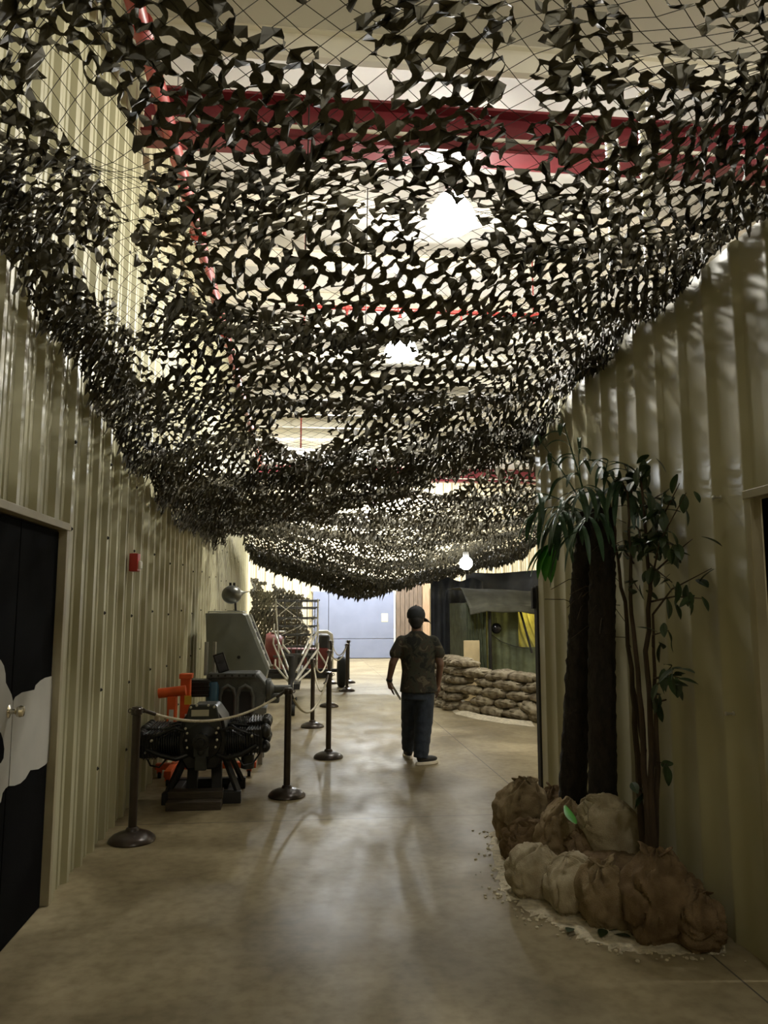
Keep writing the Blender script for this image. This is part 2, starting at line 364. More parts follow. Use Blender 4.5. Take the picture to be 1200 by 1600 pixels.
p2 = at_y(671, 1030, yb - .1)
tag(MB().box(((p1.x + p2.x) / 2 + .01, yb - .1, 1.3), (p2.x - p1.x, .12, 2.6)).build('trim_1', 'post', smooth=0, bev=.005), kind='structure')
# ================================================================== LAMPS
M['lens'] = emit('lamp_lens', (1, .97, .88), 110); M['prism'] = emit('lamp_prism', (1, .97, .90), 38)
def lamp():
    r = empty('high_bay_lamp', (0, 0, 0), 'x', 'ceiling lamp', 'round high-bay lamps above the net')
    MB().lathe((0, 0, 0), [(.02, -.02), (.17, -.07), (.245, -.015), (.255, .01), (.25, .02), (.02, .02)], n=32).build('lens', 'lens', r)
    MB().lathe((0, 0, 0), [(.26, .0), (.265, .02), (.21, .16), (.13, .27), (.12, .27), (.20, .16), (.25, .025)], n=32).build('reflector', 'prism', r)
    MB().lathe((0, 0, .27), [(.12, 0), (.13, .02), (.12, .2), (.09, .24), (.02, .25)], n=24).build('housing', 'lampmetal', r)
    MB().cyl((0, 0, .52), (0, 0, ZC - 5.6), .012, n=8).build('hanging_rod', 'lampmetal', r)
    ld = bpy.data.lights.new('bulb', 'POINT'); ld.energy = 520; ld.shadow_soft_size = .10; ld.color = (1, .96, .86)
    lo = bpy.data.objects.new('bulb', ld); COL.objects.link(lo); lo.parent = r; lo.location = (0, 0, -.14)
    return r
L0 = lamp()
lamps = [(at_y(705, 352, 7.3), 'big round glowing lamp nearest above the camouflage net'), (at_y(627, 553, 11.4), 'smaller round glowing lamp second in the row above the net'),
         (Vector((.9, 21.6, 5.6)), 'glowing ceiling lamp over the far floor beside the lattice trailer'), (Vector((2.4, 24.3, 5.6)), 'glowing ceiling lamp nearest to the blue end panel'),
         (Vector((6.2, 3.2, 5.6)), 'unseen fill lamp added beyond the khaki partition, nearest of the side row'), (Vector((6.2, 11.4, 5.6)), 'unseen fill lamp added high above the tent side of the hall'),  # side row added out of view to brighten the near ceiling
         (Vector((1.5, -.9, 5.6)), 'unseen fill lamp added high above the near end of the corridor')]  # added behind the camera to fill the foreground floor, bags and partition
for i, (p, lb) in enumerate(lamps):
    o = L0 if i == 0 else copy_tree(L0)
    o.location = (p.x, p.y, 5.6); o['label'] = lb
    for ch in o.children:
        if ch.type == 'LIGHT' and i > 0: ch.data = ch.data.copy(); ch.data.energy = (520, 560, 1500, 1700, 300, 90, 170)[i]; ch.data.color = (.93, .97, 1) if i in (2, 3) else (1, .96, .86)
fp = at_y(728, 880, 13.3)
fl = empty('flood_lamp', fp, 'small glaring round bulb hung beneath the far net before the tent', 'flood lamp')
M['flood'] = emit('flood_lens', (1, .98, .92), 150)
MB().ell((0, 0, 0), (.115, .115, .115), 24, 16).build('globe', 'flood', fl)
MB().lathe((0, 0, .105), [(.05, 0), (.055, .02), (.05, .09), (.02, .11)], n=16).build('socket', 'lampmetal', fl)
MB().tube([(0, 0, .2), (0, 0, 1.0)], .008).build('hanging_cord', 'black', fl)
# ================================================================== PIPES, DUCTS
p = empty('sprinkler_pipe', (-1.15, 10, 5.69), 'long red sprinkler main running high along the ribbed wall', 'pipe')
MB().cyl((0, -13, 0), (0, 11.5, 0), .065, n=16).build('pipe', 'pipered', p)
for y in range(-8, 11, 3): MB().lathe((0, y, 0), [(.075, -.05), (.09, -.04), (.09, .04), (.075, .05)], (0, 1, 0), 16).build('coupling', 'pipered', p)
for y in range(-9, 11, 5): MB().cyl((0, y + .5, .05), (0, y + .5, ZC - 5.69), .008, n=6).build('hanger', 'lampmetal', p)
yy = 9.4; q0 = at_y(466, 470, yy); q1 = at_y(845, 484, yy); zz = 5.5
p = empty('sprinkler_branch', (q0.x, yy, zz), 'thin red sprinkler branch crossing below the near lamps', 'pipe')
MB().cyl((0, 0, 0), (q1.x - q0.x, 0, 0), .028, n=12).build('pipe', 'pipered', p)
for x in (.05, .62, 1.3, 2.1, q1.x - q0.x - .05):
    MB().lathe((x, 0, 0), [(.03, -.03), (.045, -.02), (.045, .02), (.03, .03)], (1, 0, 0), 12).cyl((x, 0, 0), (x, 0, -.1), .014, n=8).lathe((x, 0, -.1), [(.03, 0), (.03, -.008), (.004, -.012)], n=10).build('sprinkler_head', 'pipered', p)
for x in (.08, q1.x - q0.x - .1): MB().cyl((x, 0, -.35), (x, 0, ZC - zz), .01, n=6).build('hanger_rod', 'pipered', p)
p0 = at_y(470, 700, 18); MB().cyl((0, 0, 0), (0, 0, ZC - p0.z), .018, n=8).build('hanging_pipe', 'pipered', loc=p0); tag(bpy.data.objects['hanging_pipe'], 'thin red vertical pipe seen through the round net hole', 'pipe')
for nm, lb, pa, pb, y in (('hanging_duct', 'longer silver duct hanging behind the net above the khaki partition', (1008, 165), (1003, 425), 5.0), ('hanging_duct', 'shorter silver duct beside the longer one, behind the net', (958, 265), (962, 440), 5.6)):
    a = at_y(*pa, y); b = at_y(*pb, y); b.x = a.x; b.z = max(b.z, 3.75); a.z = max(a.z, 5.5)
    h = a.z - b.z; pr = []
    for k in range(int(h / .045)): pr += [(.05, k * .045), (.058, k * .045 + .02)]
    tag(MB().lathe((0, 0, 0), pr, n=18).build(nm, 'duct', loc=(a.x, y, b.z)), lb, 'duct')
for px, y0, lb in ((480, 6.0, 'thin dark cable hanging from the ceiling near the first rafter'), (572, 8.2, 'thin dark cable hanging from the ceiling beside the nearest lamp')):
    a = at_y(px, 200, y0); tag(MB().cyl((0, 0, 0), (.02, 0, ZC - 4.6), .007, n=6).build('hanging_cable', 'black', loc=(a.x, y0, 4.6)), lb, 'cable')
# ================================================================== CAMOUFLAGE NETS
def inpoly(px, py, poly):
    c = np.zeros(px.shape, bool); n = len(poly)
    for i in range(n):
        x0, y0 = poly[i]; x1, y1 = poly[(i + 1) % n]
        if y0 == y1: continue
        c ^= ((y0 > py) != (y1 > py)) & (px < (x1 - x0) * (py - y0) / (y1 - y0) + x0)
    return c
def wav(a, b, seed, sc):
    rs = np.random.RandomState(seed); z = np.zeros_like(a)
    for k in range(7):
        fa, fb = rs.normal(0, 1, 2) / sc; z += np.sin(a * fa + b * fb + rs.uniform(0, 6.3)) / math.sqrt(7)
    return z
def hexnet(mb, fn, A, B, cell, seed, keep, kfn, curl=.026):
    """lattice of fabric ligaments around irregular openings; fn maps (a,b) metres to 3-D arrays"""
    rs = np.random.RandomState(seed); corner = cell / math.sqrt(3)
    rows = int(B / (cell * .866)) + 1; cols = int(A / cell) + 1
    idx = {}; pa = []; pb = []; cells = []
    offs = []
    for k in range(6):
        t = math.pi / 6 + k * math.pi / 3; t2 = t + math.pi / 3
        c0 = (corner * math.cos(t), corner * math.sin(t)); c1 = (corner * math.cos(t2), corner * math.sin(t2))
        offs += [c0, ((c0[0] + c1[0]) / 2, (c0[1] + c1[1]) / 2)]
    for j in range(rows):
        for i in range(cols):
            ca = (i + .5 * (j % 2)) * cell; cb = j * cell * .866; ring = []
            for oa, ob in offs:
                key = (round((ca + oa) / cell * 20), round((cb + ob) / cell * 20))
                q = idx.get(key)
                if q is None: q = idx[key] = len(pa); pa.append(ca + oa); pb.append(cb + ob)
                ring.append(q)
            cells.append(ring)
    pa = np.array(pa); pb = np.array(pb); cells = np.array(cells)
    pa += rs.uniform(-.21, .21, pa.shape) * cell; pb += rs.uniform(-.21, .21, pb.shape) * cell
    ca = pa[cells].mean(1); cb = pb[cells].mean(1)
    P = fn(ca, cb); ok = keep(ca, cb, P); cells = cells[ok]; ca = ca[ok]; cb = cb[ok]; P = P[ok]
    k = kfn(ca, cb, P)[:, None] * rs.uniform(.9, 1.1, cells.shape)
    ang = rs.uniform(0, math.pi, len(ca))[:, None]; el = rs.uniform(.05, .30, len(ca))[:, None]; ph = rs.uniform(0, 6.3, len(ca))[:, None]
    da = pa[cells] - ca[:, None]; db = pb[cells] - cb[:, None]
    t = np.arctan2(db, da); k = np.clip(k * (1 + el * np.cos(2 * (t - ang)) + .16 * np.cos(3 * t + ph)), .2, .93)
    ia = ca[:, None] + da * k; ib = cb[:, None] + db * k
    def twice(q): return np.stack([.1 * np.roll(q, 1, 1) + .8 * q + .1 * np.roll(q, -1, 1), -.0625 * np.roll(q, 1, 1) + .5625 * q + .5625 * np.roll(q, -1, 1) - .0625 * np.roll(q, -2, 1)], 2).reshape(len(q), 24)
    ia = twice(ia); ib = twice(ib); t = np.arctan2(ib - cb[:, None], ia - ca[:, None])
    used = np.unique(cells); remap = -np.ones(len(pa), int); remap[used] = np.arange(len(used))
    V0 = fn(pa[used], pb[used]) + rs.normal(0, curl * .22, (len(used), 3))
    V1 = fn(ia.ravel(), ib.ravel())
    cu = rs.normal(0, curl, (len(ca), 1)) * np.cos(2 * t + ph) + rs.normal(0, curl, (len(ca), 1)) * 1.1 * np.cos(t - ang * 2)
    V1 += np.stack([.3 * cu.ravel(), .45 * cu.ravel(), -abs(cu.ravel()) * .4 + cu.ravel() * .8], 1)
    n0 = len(used); cells = remap[cells]; m = len(ca)
    inner = n0 + np.arange(m * 24).reshape(m, 24)
    base = len(mb.v)
    mb.v += [tuple(x) for x in np.concatenate([V0, V1]).tolist()]
    nx = np.roll(cells, -1, 1); ni = np.roll(inner, -1, 1)
    fs = np.stack([cells, nx, np.roll(inner[:, 0::2], -1, 1), inner[:, 1::2], inner[:, 0::2]], 2).reshape(-1, 5) + base
    mb.f += [tuple(x) for x in fs.tolist()]
X0n, X1n = -1.41, 2.36; W1 = 4.5
def ramp(y, xs, zs): return np.interp(y, xs, zs)
def net1(a, b):
    s = np.clip(a / W1, -.02, 1.02); g = s - .055 * np.sin(2 * np.pi * s)
    Y = .7 + b
    X = X0n + (X1n - X0n) * g
    zl = ramp(Y, [0, 3.7, 6, 9, 13], [3.62, 3.52, 2.98, 2.92, 2.88]); zr = ramp(Y, [0, 3.3, 4.5, 5.7, 7, 9, 12], [3.72, 3.72, 3.74, 3.68, 3.50, 3.3, 3.2])
    zc = ramp(Y, [0, 3, 6, 8, 10, 12.5], [3.42, 3.32, 3.17, 3.10, 3.02, 2.92])
    lin = zl * (1 - s) + zr * s; mid = (zl + zr) / 2
    z = lin + (zc - mid) * np.sin(np.pi * np.clip(s, 0, 1)) ** .7
    z += .055 * wav(a, b, 3, .38) + .03 * wav(a, b, 4, .14) + .045 * np.sin(b * 5.2 + 1.2 * np.sin(a * 1.3))
    edge = np.clip((.055 - s) / .055, 0, 1); z -= edge * .16
    edge = np.clip((s - .95) / .05, 0, 1); z -= edge * .17
    P_Y = Y
    X = np.where((s > .9) & (P_Y < 7.4), np.minimum(X, 2.19), X) + .02 * wav(a, b, 9, .2) * (s > .04) * (s < .89)
    X = np.maximum(X, X0n + .03)
    Y = Y + .05 * wav(a, b, 5, .3)
    return np.stack([X, Y, z], -1)
HOLES = [[(68, 62), (105, 66), (140, 105), (165, 145), (195, 185), (226, 228), (234, 320), (214, 372), (228, 430), (216, 520), (180, 490), (172, 385), (192, 330), (155, 275), (95, 205), (70, 145)],
         [(505, -10), (556, -10), (600, 140), (615, 190), (575, 170), (520, 90)], [(548, 292), (600, 292), (592, 352), (560, 345)],
         [(775, 205), (788, 120), (800, 50), (812, -20), (862, -20), (845, 60), (838, 205)], [(968, -20), (1062, -20), (1055, 60), (1012, 92), (985, 70)], [(990, 60), (1030, 100), (1010, 150), (990, 120)],
         [(425, 655), (440, 648), (530, 650), (522, 690), (495, 706), (448, 704), (430, 685)], [(118, 402), (150, 400), (172, 440), (165, 475), (140, 450)], [(218, 548), (255, 560), (262, 592), (230, 590)],
         [(655, 318), (680, 300), (735, 305), (760, 335), (758, 370), (728, 394), (682, 394), (654, 366)], [(598, 535), (650, 535), (656, 560), (640, 575), (605, 568)], [(52, 255), (70, 260), (76, 290), (60, 285)],
         [(690, 606), (738, 600), (735, 618), (700, 622)], [(830, 215), (846, 210), (838, 250), (800, 262), (778, 240)], [(545, 640), (572, 630), (575, 652), (556, 655)]]
def keep1(a, b, P):
    px, py, w = pix(P); ok = (a > 0) & (a < W1) & (w > .3)
    s = a / W1; yend = 12.4 - 4.9 * s + .25 * wav(a, b, 12, .15); ok &= P[:, 1] < yend
    for h in HOLES: ok &= ~inpoly(px, py, h)
    rs = np.random.RandomState(5); ok &= rs.uniform(0, 1, len(a)) > .012
    ok &= ~((P[:, 1] < 3.2) & (wav(a, b, 21, .16) > 1.55))
    return ok
def k1(a, b, P):
    s = a / W1; rs = np.random.RandomState(6)
    k = .635 + .08 * wav(a, b, 30, .3)
    k -= .04 * np.clip((.2 - s) / .2, 0, 1) + .03 * np.clip((s - .72) / .2, 0, 1)
    k += .10 * np.clip((s - .35) / .2, 0, 1) * np.clip((.85 - s) / .2, 0, 1) * np.clip((3.6 - P[:, 1]) / 1.5, 0, 1)
    return np.clip(k + rs.normal(0, .07, len(a)), .35, .88)
n1 = empty('camouflage_net', (0, 0, 0), 'large near camouflage net stretched overhead between the two khaki walls', 'camouflage net')
mb = MB(); hexnet(mb, net1, W1, 12.0, .082, 1, keep1, k1)
def layer2(dz, seed):
    def fn(a, b):
        P = net1(a, b); P[:, 2] += dz + .03 * wav(a, b, seed, .12); P[:, 1] += .05 * wav(a, b, seed + 1, .15); return P
    return fn
def keepL(cond):
    def kk(a, b, P): return keep1(a, b, P) & cond(a / W1, P[:, 1], wav(a, b, 50, .3))
    return kk
hexnet(mb, layer2(.06, 61), W1, 12.0, .078, 2, keepL(lambda s, y, w: (s < .09 + .03 * w) & (y > 2.2)), k1)
hexnet(mb, layer2(.07, 63), W1, 12.0, .078, 3, keepL(lambda s, y, w: (s > .93 + .03 * w) & (y > 2.4)), k1)
hexnet(mb, layer2(-.07, 65), W1, 12.0, .08, 4, keepL(lambda s, y, w: (y > 7.2 - 1.2 * s + .5 * w)), k1)
mb.build('garnish', 'net', n1, smooth=0)
st = MB(); sp = .078
def string_lines(mb, fn, A, B, keep):
    for sgn in (1, -1):
        c0 = -B if sgn == 1 else 0
        c = c0
        while c < A + (B if sgn == -1 else 0):
            bb = np.arange(0, B, .11); aa = c + sgn * bb
            P = fn(np.clip(aa, 0, A), bb); ok = (aa > 0) & (aa < A) & keep(aa, bb, P)
            run = []
            for q, o in zip(P.tolist(), ok):
                if o: run.append(q)
                else:
                    if len(run) > 1: mb.tube(run, .0014, 3)
                    run = []
            if len(run) > 1: mb.tube(run, .0014, 3)
            c += sp * 1.42
string_lines(st, net1, W1, 11.5, lambda a, b, P: P[:, 1] < 12.2 - 4.9 * a / W1)
st.build('string_mesh', 'string', n1, smooth=0)
X2, W2, B2 = -1.2, 6.6, 12.2
def net2(a, b):
    s = np.clip(a / W2, 0, 1); Y = 7.2 + b * .97; X = X2 + W2 * s
    zc = ramp(Y, [7.5, 9, 12, 15, 17.5, 19, 21], [3.2, 3.05, 2.84, 2.55, 2.22, 2.13, 2.10])
    up = np.where(s < .42, ((.42 - s) / .42) ** 1.6 * .80, ((s - .42) / .58) ** 1.5 * .95)
    z = zc + up * np.clip((Y - 8) / 6, .4, 1) + .07 * wav(a, b, 70, .5) + .03 * wav(a, b, 71, .16) + .05 * np.sin(b * 3.1 + np.sin(a * 1.1))
    return np.stack([X + .03 * wav(a, b, 72, .3), Y + .05 * wav(a, b, 73, .25), z], -1)
def keep2(a, b, P):
    px, py, w = pix(P); d = (px - 728) ** 2 + (py - 880) ** 2
    return (a > 0) & (a < W2) & (P[:, 1] > np.maximum(12.75 - 4.9 * (P[:, 0] + 1.41) / 3.77, 7.3)) & (P[:, 1] < 18.7 + .35 * wav(a, b, 75, .2)) & ~((d < 15 ** 2) & (P[:, 1] < 13.6))
n2 = empty('camouflage_net', (0, 0, 0), 'lower camouflage net sagging beyond the near one, above the sandbag wall', 'camouflage net')
mb = MB(); hexnet(mb, net2, W2, B2, .088, 11, keep2, lambda a, b, P: np.clip(.66 + .1 * wav(a, b, 77, .4), .45, .86), .03)
fr = lambda a, b: net2(a, b) - np.array([0, 0, .07])
hexnet(mb, fr, W2, B2, .09, 12, lambda a, b, P: keep2(a, b, P) & (P[:, 1] > 16.8), lambda a, b, P: np.full(len(a), .6), .04)
mb.build('garnish', 'net', n2, smooth=0)
# hanging camouflage curtain beside the far wall end
def curtain(name, label, pa, pb, y, zb, cell, seed, m, holes=()):
    A = pb.x - pa.x
    def fn(a, b):
        s = np.clip(a / A, 0, 1); zt = pa.z * (1 - s) + pb.z * s
        return np.stack([pa.x + a, y + .06 * np.sin(a * 9) + .05 * wav(a, b, seed, .2) + 0 * a, zb + b], -1)
    def kp(a, b, P):
        s = a / A; ok = (a > 0) & (a < A) & (P[:, 2] < pa.z * (1 - s) + pb.z * s)
        px, py, w = pix(P)
        for h in holes: ok &= ~inpoly(px, py, h)
        return ok
    mb = MB(); H = max(pa.z, pb.z) - zb
    hexnet(mb, fn, A, H, cell, seed, kp, lambda a, b, P: np.full(len(a), .26), .05)
    hexnet(mb, lambda a, b: fn(a, b) + np.array([0, .12, 0]), A, H, cell, seed + 1, kp, lambda a, b, P: np.full(len(a), .30), .05)
    return tag(mb.build(name, m, smooth=0), label, 'camouflage curtain')
curtain('camouflage_curtain', 'dark camouflage curtain hanging behind the lattice trailer', at_y(393, 903, 20.9), at_y(482, 935, 20.9), 20.9, .02, .10, 91, 'net',
        [[(408, 915), (425, 912), (428, 925), (412, 927)], [(470, 940), (482, 940), (482, 985), (474, 975)]])
# ================================================================== WALL FITTINGS, POST
ap = at_x(203, 879, XL + .03)
al = empty('fire_alarm', (XL + .034, ap.y, ap.z), 'red fire alarm horn with a white strobe on the ribbed wall', 'fire alarm')
MB().box((.035, 0, 0), (.07, .11, .15)).build('housing', 'alarm', al, bev=.006)
MB().box((.08, .0, -.02), (.03, .07, .07)).build('strobe', 'glass', al, bev=.01)
for px, py, lb in ((1122, 777, 'upper small peg sticking out of the plain khaki partition'), (1142, 1115, 'lower small peg sticking out of the plain khaki partition')):
    q = at_x(px, py, XR - .02); MB().lathe((0, 0, 0), [(.012, 0), (.012, .004), (.006, .006), (.006, .035), (.011, .037), (.011, .045), (.002, .047)], (-1, 0, 0), 12).build('wall_peg', 'stud', loc=(XR - .004, q.y, q.z))
    o = [x for x in bpy.data.objects if x.name.startswith('wall_peg')]; tag(o[-1] if len(o) == 1 else bpy.data.objects['wall_peg.001'], lb, 'peg')
q = at_y(849, 1240, 7.2); pz = at_y(840, 915, 7.2).z
po = empty('black_post', (q.x + .005, 7.24, 0), 'slim black steel post at the free end of the khaki partition', 'post')
MB().box((0, 0, pz / 2), (.05, .09, pz)).build('upright', 'black', po, bev=.004); MB().box((-.035, .03, pz - .12), (.03, .06, .2)).build('bracket', 'black', po, bev=.003)
MB().box((.01, 0, .006), (.09, .12, .012)).build('foot_plate', 'black', po)
# ================================================================== STANCHIONS AND ROPES
HS = .965
def stanchion():
    r = empty('stanchion', (0, 0, 0), 'x', 'stanchion', 'bronze rope stanchions')
    MB().lathe((0, 0, 0), [(.165, 0), (.17, .008), (.165, .022), (.14, .045), (.09, .066), (.05, .076), (.042, .095), (.036, .10)], n=36).build('base', 'bronze', r)
    MB().cyl((0, 0, .09), (0, 0, HS - .05), .031, n=20).build('pole', 'bronze', r)
    MB().lathe((0, 0, HS - .06), [(.033, 0), (.042, .004), (.042, .045), (.036, .052), (.036, .06), (.003, .064)], n=20).build('collar', 'bronze', r)
    for k in range(4):
        a = math.pi / 2 * k; c = Vector((math.cos(a) * .05, math.sin(a) * .05, HS - .03)); MB().tube([c + Vector((0, 0, .015 * math.cos(t))) + Vector((math.cos(a), math.sin(a), 0)) * .012 * math.sin(t) for t in [i * math.pi / 4 for i in range(9)]], .004, 6).build('rope_ring', 'bronze', r)
    return r
SP = [(206, 1314, 'nearest bronze stanchion, beside the ribbed wall in front of the engine'), (448, 1244, 'second nearest bronze stanchion, on the open side of the engine'), (513, 1184, 'bronze stanchion on the polished floor, third from the front'),
      (488, 1136, 'bronze stanchion standing next to the trailer drawbar'), (514, 1104, 'bronze stanchion lined up just behind the third one'), (542, 1080, 'bronze stanchion in front of the blue panel, with white ropes'), (544, 1067, 'far bronze stanchion directly behind the one before the blue panel')]
s0 = stanchion(); pos = []
for i, (px, py, lb) in enumerate(SP):
    o = s0 if i == 0 else copy_tree(s0); q = at_z(px, py, 0); o.location = q; o['label'] = lb; pos.append(q)
wq = at_z(517, 1069, 0); wq.y += .1
o = copy_tree(s0); o.location = wq; o['label'] = 'thin far stanchion beside the seam of the blue panel'; pos.append(wq)
def rope(i, j, sag, lb):
    a = pos[i] + Vector((0, 0, HS - .03)); b = pos[j] + Vector((0, 0, HS - .03)); d = (b - a).normalized(); a = a + d * .05; b = b - d * .05
    pts = []
    for k in range(25):
        t = k / 24; p = a.lerp(b, t); p.z -= sag * 4 * t * (1 - t); pts.append(p - a)
    r = empty('barrier_rope', a, lb, 'rope', 'white barrier ropes')
    MB().tube(pts, .011, 8).build('rope', 'rope', r)
    MB().cyl((0, 0, 0), pts[2] * .9, .014, n=8).build('end_hook', 'bronze', r); MB().cyl(pts[-1], pts[-1].lerp(pts[-3], .9), .014, n=8).build('end_hook', 'bronze', r)
rope(0, 1, .16, 'white rope drooping across the front of the black engine'); rope(1, 2, .30, 'white rope sagging between the second and third stanchions'); rope(2, 3, .3, 'white rope from the third stanchion to the drawbar one')
rope(3, 4, .25, 'white rope sagging beside the trailer lattice'); rope(4, 5, .22, 'white rope low in front of the blue panel'); rope(5, 7, .25, 'white rope highest in front of the blue panel')
# ================================================================== BLACK ENGINE ON STAND
eq = at_z(318, 1232, 0); eq = Vector((-.84, 7.35, 0))
en = empty('aircraft_engine', eq, 'black multi-cylinder aircraft engine on a dark stand behind the first rope', 'engine')
b = MB(); b.box((0, -.22, .05), (.68, .08, .10)).box((0, .34, .05), (.68, .08, .10)).box((-.24, .06, .05), (.07, .5, .08)).box((.24, .06, .05), (.07, .5, .08)); b.build('base_frame', 'black', en, bev=.005)
for sx in (-1, 1):
    for y in (-.18, .30):
        MB().bar((sx * .15, y * .6 + .02, .44), (sx * .31, y, .08), .06, .035).build('leg', 'black', en, bev=.004)
    MB().bar((sx * .11, -.05, .08), (sx * .10, 0, .46), .09).build('post', 'black', en, bev=.006)
g = MB(); g.prism([(-.13, -.30, .30), (.13, -.30, .30), (.20, -.30, .42), (.22, -.30, .55), (.18, -.30, .72), (.10, -.30, .83), (-.10, -.30, .83), (-.18, -.30, .72), (-.22, -.30, .55), (-.20, -.30, .42)], (0, .5, 0))
g.build('crankcase', 'engine', en, bev=.02)
g = MB(); g.lathe((0, -.30, .55), [(.17, 0), (.165, -.03), (.12, -.06), (.075, -.08), (.07, -.12), (.04, -.125), (.035, -.16), (.002, -.16)][::1], (0, 1, 0), 28); g.build('nose_case', 'engine', en)
g = MB(); g.prism([(-.17, -.34, .64), (.17, -.34, .64), (.115, -.34, .86), (-.115, -.34, .86)], (0, .05, 0)); g.build('gear_cover', 'gear', en, bev=.015)
g = MB().box((0, -.36, .47), (.13, .06, .1)).box((0, -.365, .37), (.10, .05, .12)).lathe((0, -.37, .47), [(.03, 0), (.03, -.04), (.01, -.045)], (0, 1, 0), 14); g.build('sump_cover', 'gear', en, bev=.008)
MB().box((-.02, -.345, .79), (.15, .006, .055)).build('name_plate', 'stud', en)
s_ = MB()
for x, z in [(-.14, .66), (.14, .66), (-.125, .62), (.125, .62), (-.13, .56), (.13, .56), (-.10, .84), (-.05, .855), (.10, .84), (.05, .855), (-.12, .50), (.12, .50), (.06, .72), (-.06, .72)]:
    s_.lathe((x, -.345, z), [(.011, 0), (.011, -.012), (.006, -.013), (.006, -.022)], (0, 1, 0), 8)
s_.build('stud', 'stud', en)
for sx in (-1, 1):
    for r_, (y, tilt) in enumerate(((-.20, -.05 if sx < 0 else .05), (.02, .02 if sx < 0 else .12), (.24, .02))):
        d = Vector((sx, 0, tilt)).normalized(); c0 = Vector((sx * .18, y, .52 + .02 * r_ * (1 if sx > 0 else 0))); rr = .105
        pr = [(.085, 0)]
        for k in range(9): pr += [(.085, .02 + k * .02), (rr + .01, .022 + k * .02), (rr + .01, .03 + k * .02), (.085, .032 + k * .02)]
        cy = MB().lathe(c0, pr + [(.085, .21)], d, 22).build('cylinder', 'fins', en)
        h = MB(); e = c0 + d * .27; rot = Matrix.Rotation(-math.atan2(tilt, sx) if sx > 0 else math.atan2(tilt, 1), 3, 'Y')
        h.box(e, (.14, .2, .2), rot)
        for k in range(5): h.box(e + d * (-.05 + .025 * k), (.007, .225, .225), rot)
        h.build('cylinder_head', 'engine', cy, bev=.012)
        k_ = MB().ell(e + Vector((sx * .09, -.045, .07)), (.05, .05, .06), 14, 8).ell(e + Vector((sx * .09, .05, .07)), (.05, .05, .06), 14, 8).ell(e + Vector((sx * .09, 0, -.06)), (.05, .08, .055), 14, 8); k_.build('rocker_cover', 'engine', cy)
        t = MB(); t.tube([Vector((sx * .12, y - .09, .43)), Vector((sx * .22, y - .12, .40)), Vector((sx * .34, y - .12, .43)), e + Vector((sx * .02, -.10, -.03))], .022, 10)
        t.tube([Vector((sx * .12, y - .10, .62)), Vector((sx * .24, y - .11, .66)), e + Vector((sx * .05, -.09, .04))], .013, 8); t.build('pushrod_tube', 'engine', cy)
        sk = MB().lathe(e + Vector((sx * -.02, -.10, .05)), [(.012, 0), (.012, -.02), (.007, -.022), (.007, -.05)], (0, 1, 0), 8).lathe(e + Vector((sx * .03, -.10, -.05)), [(.01, 0), (.01, -.02), (.005, -.04)], (0, 1, 0), 8); sk.build('spark_plug', 'stud', cy)
wr = MB()
for sx in (-1, 1):
    for k in range(4):
        y = -.25 + .02 * k
        MB().tube([(sx * .14, y, .60 - .03 * k), (sx * .25, y - .06, .68 - .05 * k), (sx * .36, y - .06, .60 - .03 * k), (sx * (.42 + .02 * k), y + .02, .54 - .02 * k)], .007, 6).build('ignition_lead', 'engine', en)
    MB().tube([(sx * .3, -.26, .4), (sx * .36, -.3, .33), (sx * .44, -.27, .34), (sx * .5, -.2, .42)], .008, 6).build('ignition_lead', 'engine', en)
MB().lathe((.38, -.05, .33), [(.03, -.08), (.06, -.07), (.06, .05), (.03, .08)], (0, 0, 1), 16).build('starter', 'gear', en)
# wooden block in front
bq = at_z(310, 1262, 0); bk = empty('timber_block', (-.88, 6.98, 0), 'dark timber block on the floor in front of the engine stand', 'block')
MB().box((0, .0, .035), (.46, .2, .07)).build('lower_board', 'wood', bk, bev=.004); MB().box((0, .08, .1), (.46, .14, .06)).build('upper_board', 'wood', bk, bev=.004)
# grey engine block on trestle
ge = empty('engine_block', (-.72, 8.95, 0), 'grey cut-open engine block with arched openings behind the black engine', 'engine')
b = MB(); b.prism([(-.30, -.2, .60), (.30, -.2, .60), (.36, -.2, .72), (.36, -.2, .86), (.26, -.2, .98), (-.30, -.2, .98)], (0, .5, 0)); b.build('block', 'greyeng', ge, bev=.02)
b = MB().box((-.02, -.22, .965), (.52, .05, .05)); b.build('flange', 'greyeng', ge, bev=.006)
b = MB()
for k in range(7): b.lathe((-.24 + .075 * k, -.246, .965), [(.012, .0), (.012, -.006), (.002, -.007)], (0, 1, 0), 10)
b.build('bolt_hole', 'black', ge)
for x in (-.06, .13):
    a = MB(); pts = [(x - .085, -.24, .40), (x - .085, -.24, .74), (x - .06, -.24, .82), (x, -.24, .855), (x + .06, -.24, .82), (x + .085, -.24, .74), (x + .085, -.24, .40)]; a.tube(pts, .022, 8)
    ar = a.build('cylinder_arch', 'greyeng', ge); MB().box((x, -.2, .60), (.15, .04, .38)).build('cylinder_bore', 'black', ar)
MB().lathe((.34, -.1, .80), [(.09, 0), (.12, .02), (.12, .06), (.07, .08), (.045, .1), (.045, .28), (.002, .28)], (1, 0, 0), 20).build('output_shaft', 'greyeng', ge)
MB().box((.42, -.05, .70), (.16, .2, .10)).build('gearbox', 'greyeng', ge, bev=.02)
MB().lathe((-.22, -.27, .60), [(.06, 0), (.065, .02), (.065, .27), (.05, .30), (.002, .30)], n=20).build('oil_filter', 'blue', ge)
cb = MB().box((-.37, -.25, .84), (.24, .2, .18))
for k in range(4): cb.box((-.37, -.25, .77 + .045 * k), (.26, .22, .012))
cb.build('carburettor', 'engine', ge, bev=.008)
for x in (-.3, .3):
    for y in (-.15, .25): MB().bar((x, y, 0), (x, y, .6), .05).build('trestle_leg', 'steel', ge)
